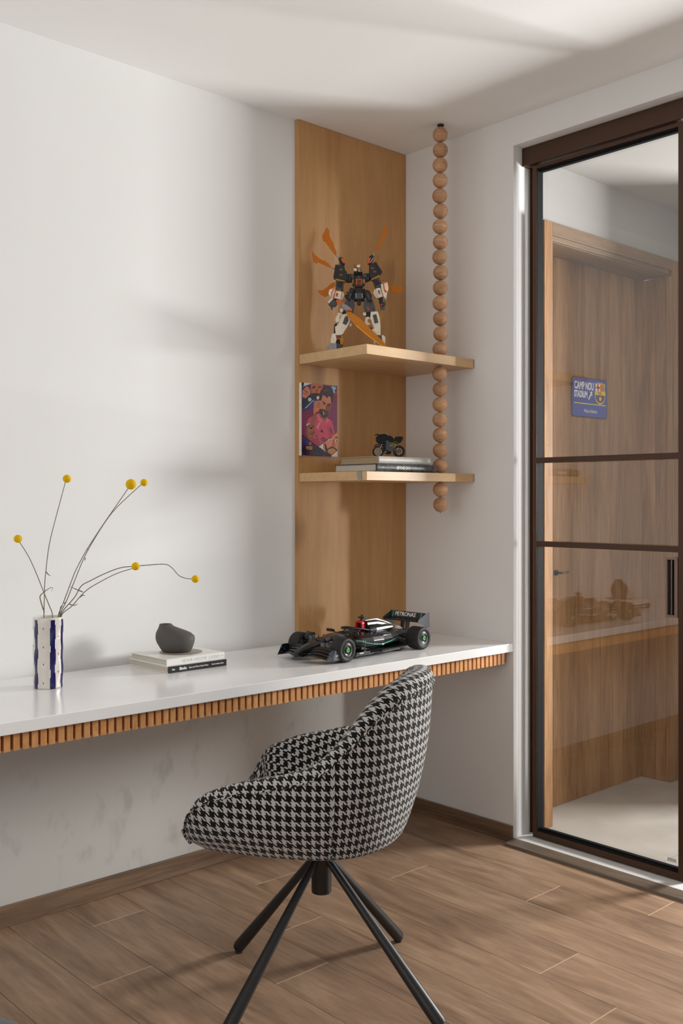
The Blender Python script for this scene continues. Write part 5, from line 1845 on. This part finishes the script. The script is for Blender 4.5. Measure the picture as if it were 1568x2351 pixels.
rpart('gold_band', [(1028, 1010), (1078, 990), (1084, 1005), (1032, 1026)], -.012, .010, PGOLD, .0004)
rpart('forearm', [(495, 1075), (585, 1080), (570, 1180), (480, 1165)], -.016, .012, PWHITE, .001)
rpart('forearm', [(1020, 1040), (1075, 1030), (1110, 1140), (1050, 1165)], -.016, .012, PWHITE, .001)
rpart('forearm_shield', [(430, 1060), (500, 1032), (495, 1080), (470, 1170), (445, 1150), (415, 1110)], -.022, .004, PWHITE, .001)
rpart('forearm_shield', [(1082, 990), (1110, 985), (1122, 1060), (1142, 1100), (1168, 1075), (1150, 1185), (1120, 1150), (1098, 1080)], -.022, .004, PWHITE, .001)
rpart('forearm_shield', [(1120, 985), (1168, 964), (1182, 1045), (1168, 1095), (1142, 1080), (1128, 1050)], -.022, .004, PWHITE, .001)
rpart('forearm_stripe', [(480, 1040), (500, 1032), (470, 1090), (456, 1160), (446, 1152), (455, 1090)], -.0238, -.0222, PORANGE, 0)
rpart('forearm_stripe', [(505, 1075), (515, 1075), (490, 1165), (480, 1162)], -.0178, -.0162, PORANGE, 0)
rpart('forearm_stripe', [(1112, 980), (1122, 978), (1134, 1055), (1165, 1092), (1158, 1102), (1124, 1062)], -.0238, -.0222, PORANGE, 0)
rpart('elbow_cap', [(1095, 985), (1120, 950), (1142, 955), (1150, 970), (1120, 985)], -.016, .002, PORANGE, .0005)
rpart('arm_badge', [(503, 1085), (550, 1090), (540, 1165), (495, 1155)], -.0178, -.0162, WHITETXT, .0002)
rpart('arm_badge', [(1040, 1055), (1072, 1045), (1090, 1125), (1058, 1140)], -.0178, -.0162, WHITETXT, .0002)
rpart('badge_mark', [(512, 1098), (542, 1102), (534, 1150), (506, 1145)], -.0186, -.0179, PORANGE, 0)
rpart('badge_mark', [(522, 1103), (540, 1105), (534, 1132), (520, 1130)], -.0192, -.0187, PGREY, 0)
rpart('badge_mark', [(1048, 1068), (1068, 1062), (1080, 1116), (1060, 1124)], -.0186, -.0179, PORANGE, 0)
rpart('badge_mark', [(1046, 1070), (1062, 1066), (1068, 1098), (1054, 1102)], -.0192, -.0187, PGREY, 0)
rpart('inner_guard', [(570, 1075), (600, 1075), (620, 1110), (600, 1170), (550, 1200), (560, 1150)], -.004, .012, PWHITE, .0008)
rpart('inner_guard', [(985, 1090), (1005, 1040), (1030, 1045), (1050, 1150), (1030, 1160), (995, 1120)], -.004, .012, PWHITE, .0008)
rpart('wrist', [(480, 1165), (530, 1175), (530, 1205), (480, 1200)], -.010, .008, PMATT, .0005)
rpart('wrist', [(1058, 1160), (1112, 1150), (1115, 1215), (1090, 1245), (1066, 1215)], -.010, .008, PMATT, .0005)
rpart('hand', [(420, 1215), (465, 1170), (495, 1190), (530, 1235), (500, 1270), (440, 1262), (415, 1240)], -.022, .006, PGREY, .0008)
rpart('hand_plate', [(412, 1215), (460, 1168), (480, 1178), (435, 1225), (420, 1240)], -.0245, -.0222, PWHITE, .0004)
rpart('finger', [(440, 1262), (462, 1262), (474, 1305), (455, 1315), (446, 1295)], -.018, -.010, PGREY, .0005)
rpart('finger', [(470, 1262), (500, 1262), (508, 1278), (478, 1284)], -.024, -.014, PGREY, .0005)
for k, P in enumerate(([(1078, 1268), (1092, 1262), (1094, 1308), (1080, 1310)], [(1096, 1262), (1112, 1260), (1114, 1306), (1098, 1308)], [(1116, 1260), (1132, 1256), (1138, 1302), (1120, 1305)], [(1128, 1190), (1145, 1200), (1150, 1250), (1135, 1252)])):
    rpart('finger', P, -.012 + .002 * k, -.004 + .002 * k, PGREY, .0005)
rpart('palm', [(1075, 1225), (1125, 1215), (1132, 1262), (1078, 1268)], -.012, .004, PMATT, .0006)
rpart('knuckle', [(1086, 1238), (1096, 1236), (1098, 1258), (1088, 1262)], -.0135, -.0122, PORANGE, 0)
rpart('knuckle', [(1108, 1236), (1118, 1234), (1120, 1256), (1110, 1258)], -.0135, -.0122, PRED, 0)
# wings
rpart('wing_hub', [(545, 650), (565, 630), (600, 640), (628, 718), (605, 735), (560, 700)], -.004, .014, PMATT, .0006)
rpart('wing_hub_gem', [(575, 652), (598, 648), (626, 712), (600, 705)], -.0065, -.0042, PORANGE, .0004)
rpart('wing_strut', [(560, 700), (600, 740), (560, 750), (548, 730)], -.002, .010, PGREY, .0004)
rpart('wing_hub', [(940, 618), (980, 600), (1000, 640), (960, 715), (930, 722), (912, 700)], -.004, .014, PMATT, .0006)
rpart('wing_hub_gem', [(938, 640), (958, 645), (930, 718), (910, 712)], -.0065, -.0042, PORANGE, .0004)
rpart('wing_strut', [(985, 640), (996, 648), (950, 712), (938, 706)], -.006, .0, PMID, .0004)
rtube('blade_socket', [(515, 605), (552, 652)], .004, .0028, PMID)
rtube('blade_socket', [(452, 762), (505, 775)], .004, .0028, PMID)
rtube('blade_socket', [(1002, 580), (968, 632)], .004, .0028, PMID)
rpart('blade', [(390, 240), (425, 282), (430, 350), (452, 400), (480, 450), (496, 510), (520, 560), (516, 606), (500, 600), (430, 512), (372, 428), (350, 420), (332, 362)], .003, .0065, AMBER, .0005)
rpart('blade', [(200, 535), (240, 590), (300, 640), (345, 668), (372, 668), (392, 696), (415, 700), (440, 738), (456, 764), (430, 757), (350, 722), (285, 692), (265, 710), (245, 690), (222, 682), (206, 620)], .003, .0065, AMBER, .0005)
rpart('blade', [(272, 1050), (345, 1042), (400, 1002), (445, 960), (495, 935), (500, 985), (440, 1050), (412, 1112), (375, 1132), (318, 1100)], .010, .0135, AMBER, .0005)
rpart('blade', [(1110, 910), (1170, 960), (1240, 982), (1320, 996), (1388, 1000), (1372, 1040), (1298, 1092), (1238, 1062), (1190, 1032), (1128, 985)], .010, .0135, AMBER, .0005)
bl = MB()
P = rp([(1145, 200), (1165, 240), (1182, 285), (1178, 315), (1140, 385), (1085, 470), (1035, 555), (1002, 592), (1012, 545), (1035, 500), (1062, 440), (1078, 370), (1098, 350), (1125, 280)])
cx_ = sum(p[0] for p in P) / len(P)
Mr = Matrix.Translation((cx_, .005, 0)) @ Matrix.Rotation(R(38), 4, 'Z') @ Matrix.Translation((-cx_, 0, 0)) @ Matrix.Identity(4)
bl.prism([((x - cx_) * 1.1 + cx_, z) for x, z in P], -.0017, .0017, 'xz', 0, Mr)
bl.build('blade', AMBER, rb, fix=True, bev=.0005, seg=1)
rpart('rear_blade', [(1043, 570), (1052, 610), (1046, 720), (1034, 720), (1042, 640)], .020, .024, AMBER, .0004)
# sword held across the body
rtube('sword_grip', [(515, 1212), (560, 1225), (602, 1256)], -.034, .0046, PORANGE)
rpart('sword_guard', [(585, 1272), (610, 1252), (650, 1268), (715, 1318), (712, 1345), (690, 1340), (640, 1338), (590, 1290)], -.042, -.028, PMID, .0006)
rpart('sword_guard_tip', [(672, 1330), (700, 1312), (718, 1325), (708, 1350)], -.044, -.026, PORANGE, .0006)
sw = MB()
P = rp([(632, 1342), (700, 1350), (830, 1442), (1000, 1612), (1162, 1785), (1142, 1802), (1080, 1782), (920, 1662), (765, 1532), (675, 1430)])
sw.prism(P, -.036, -.033, 'xz')
Msw = Matrix.Identity(4)
swo = sw.build('sword_blade', AMBER2, rb, fix=True, bev=.0008, seg=1)
rpart('sword_edge', [(765, 1532), (920, 1662), (1080, 1782), (1142, 1802), (1146, 1797), (1084, 1770), (926, 1648), (772, 1518)], -.0368, -.0362, plain('amber_edge', sc(245, 165, 30), .2), 0, swo)
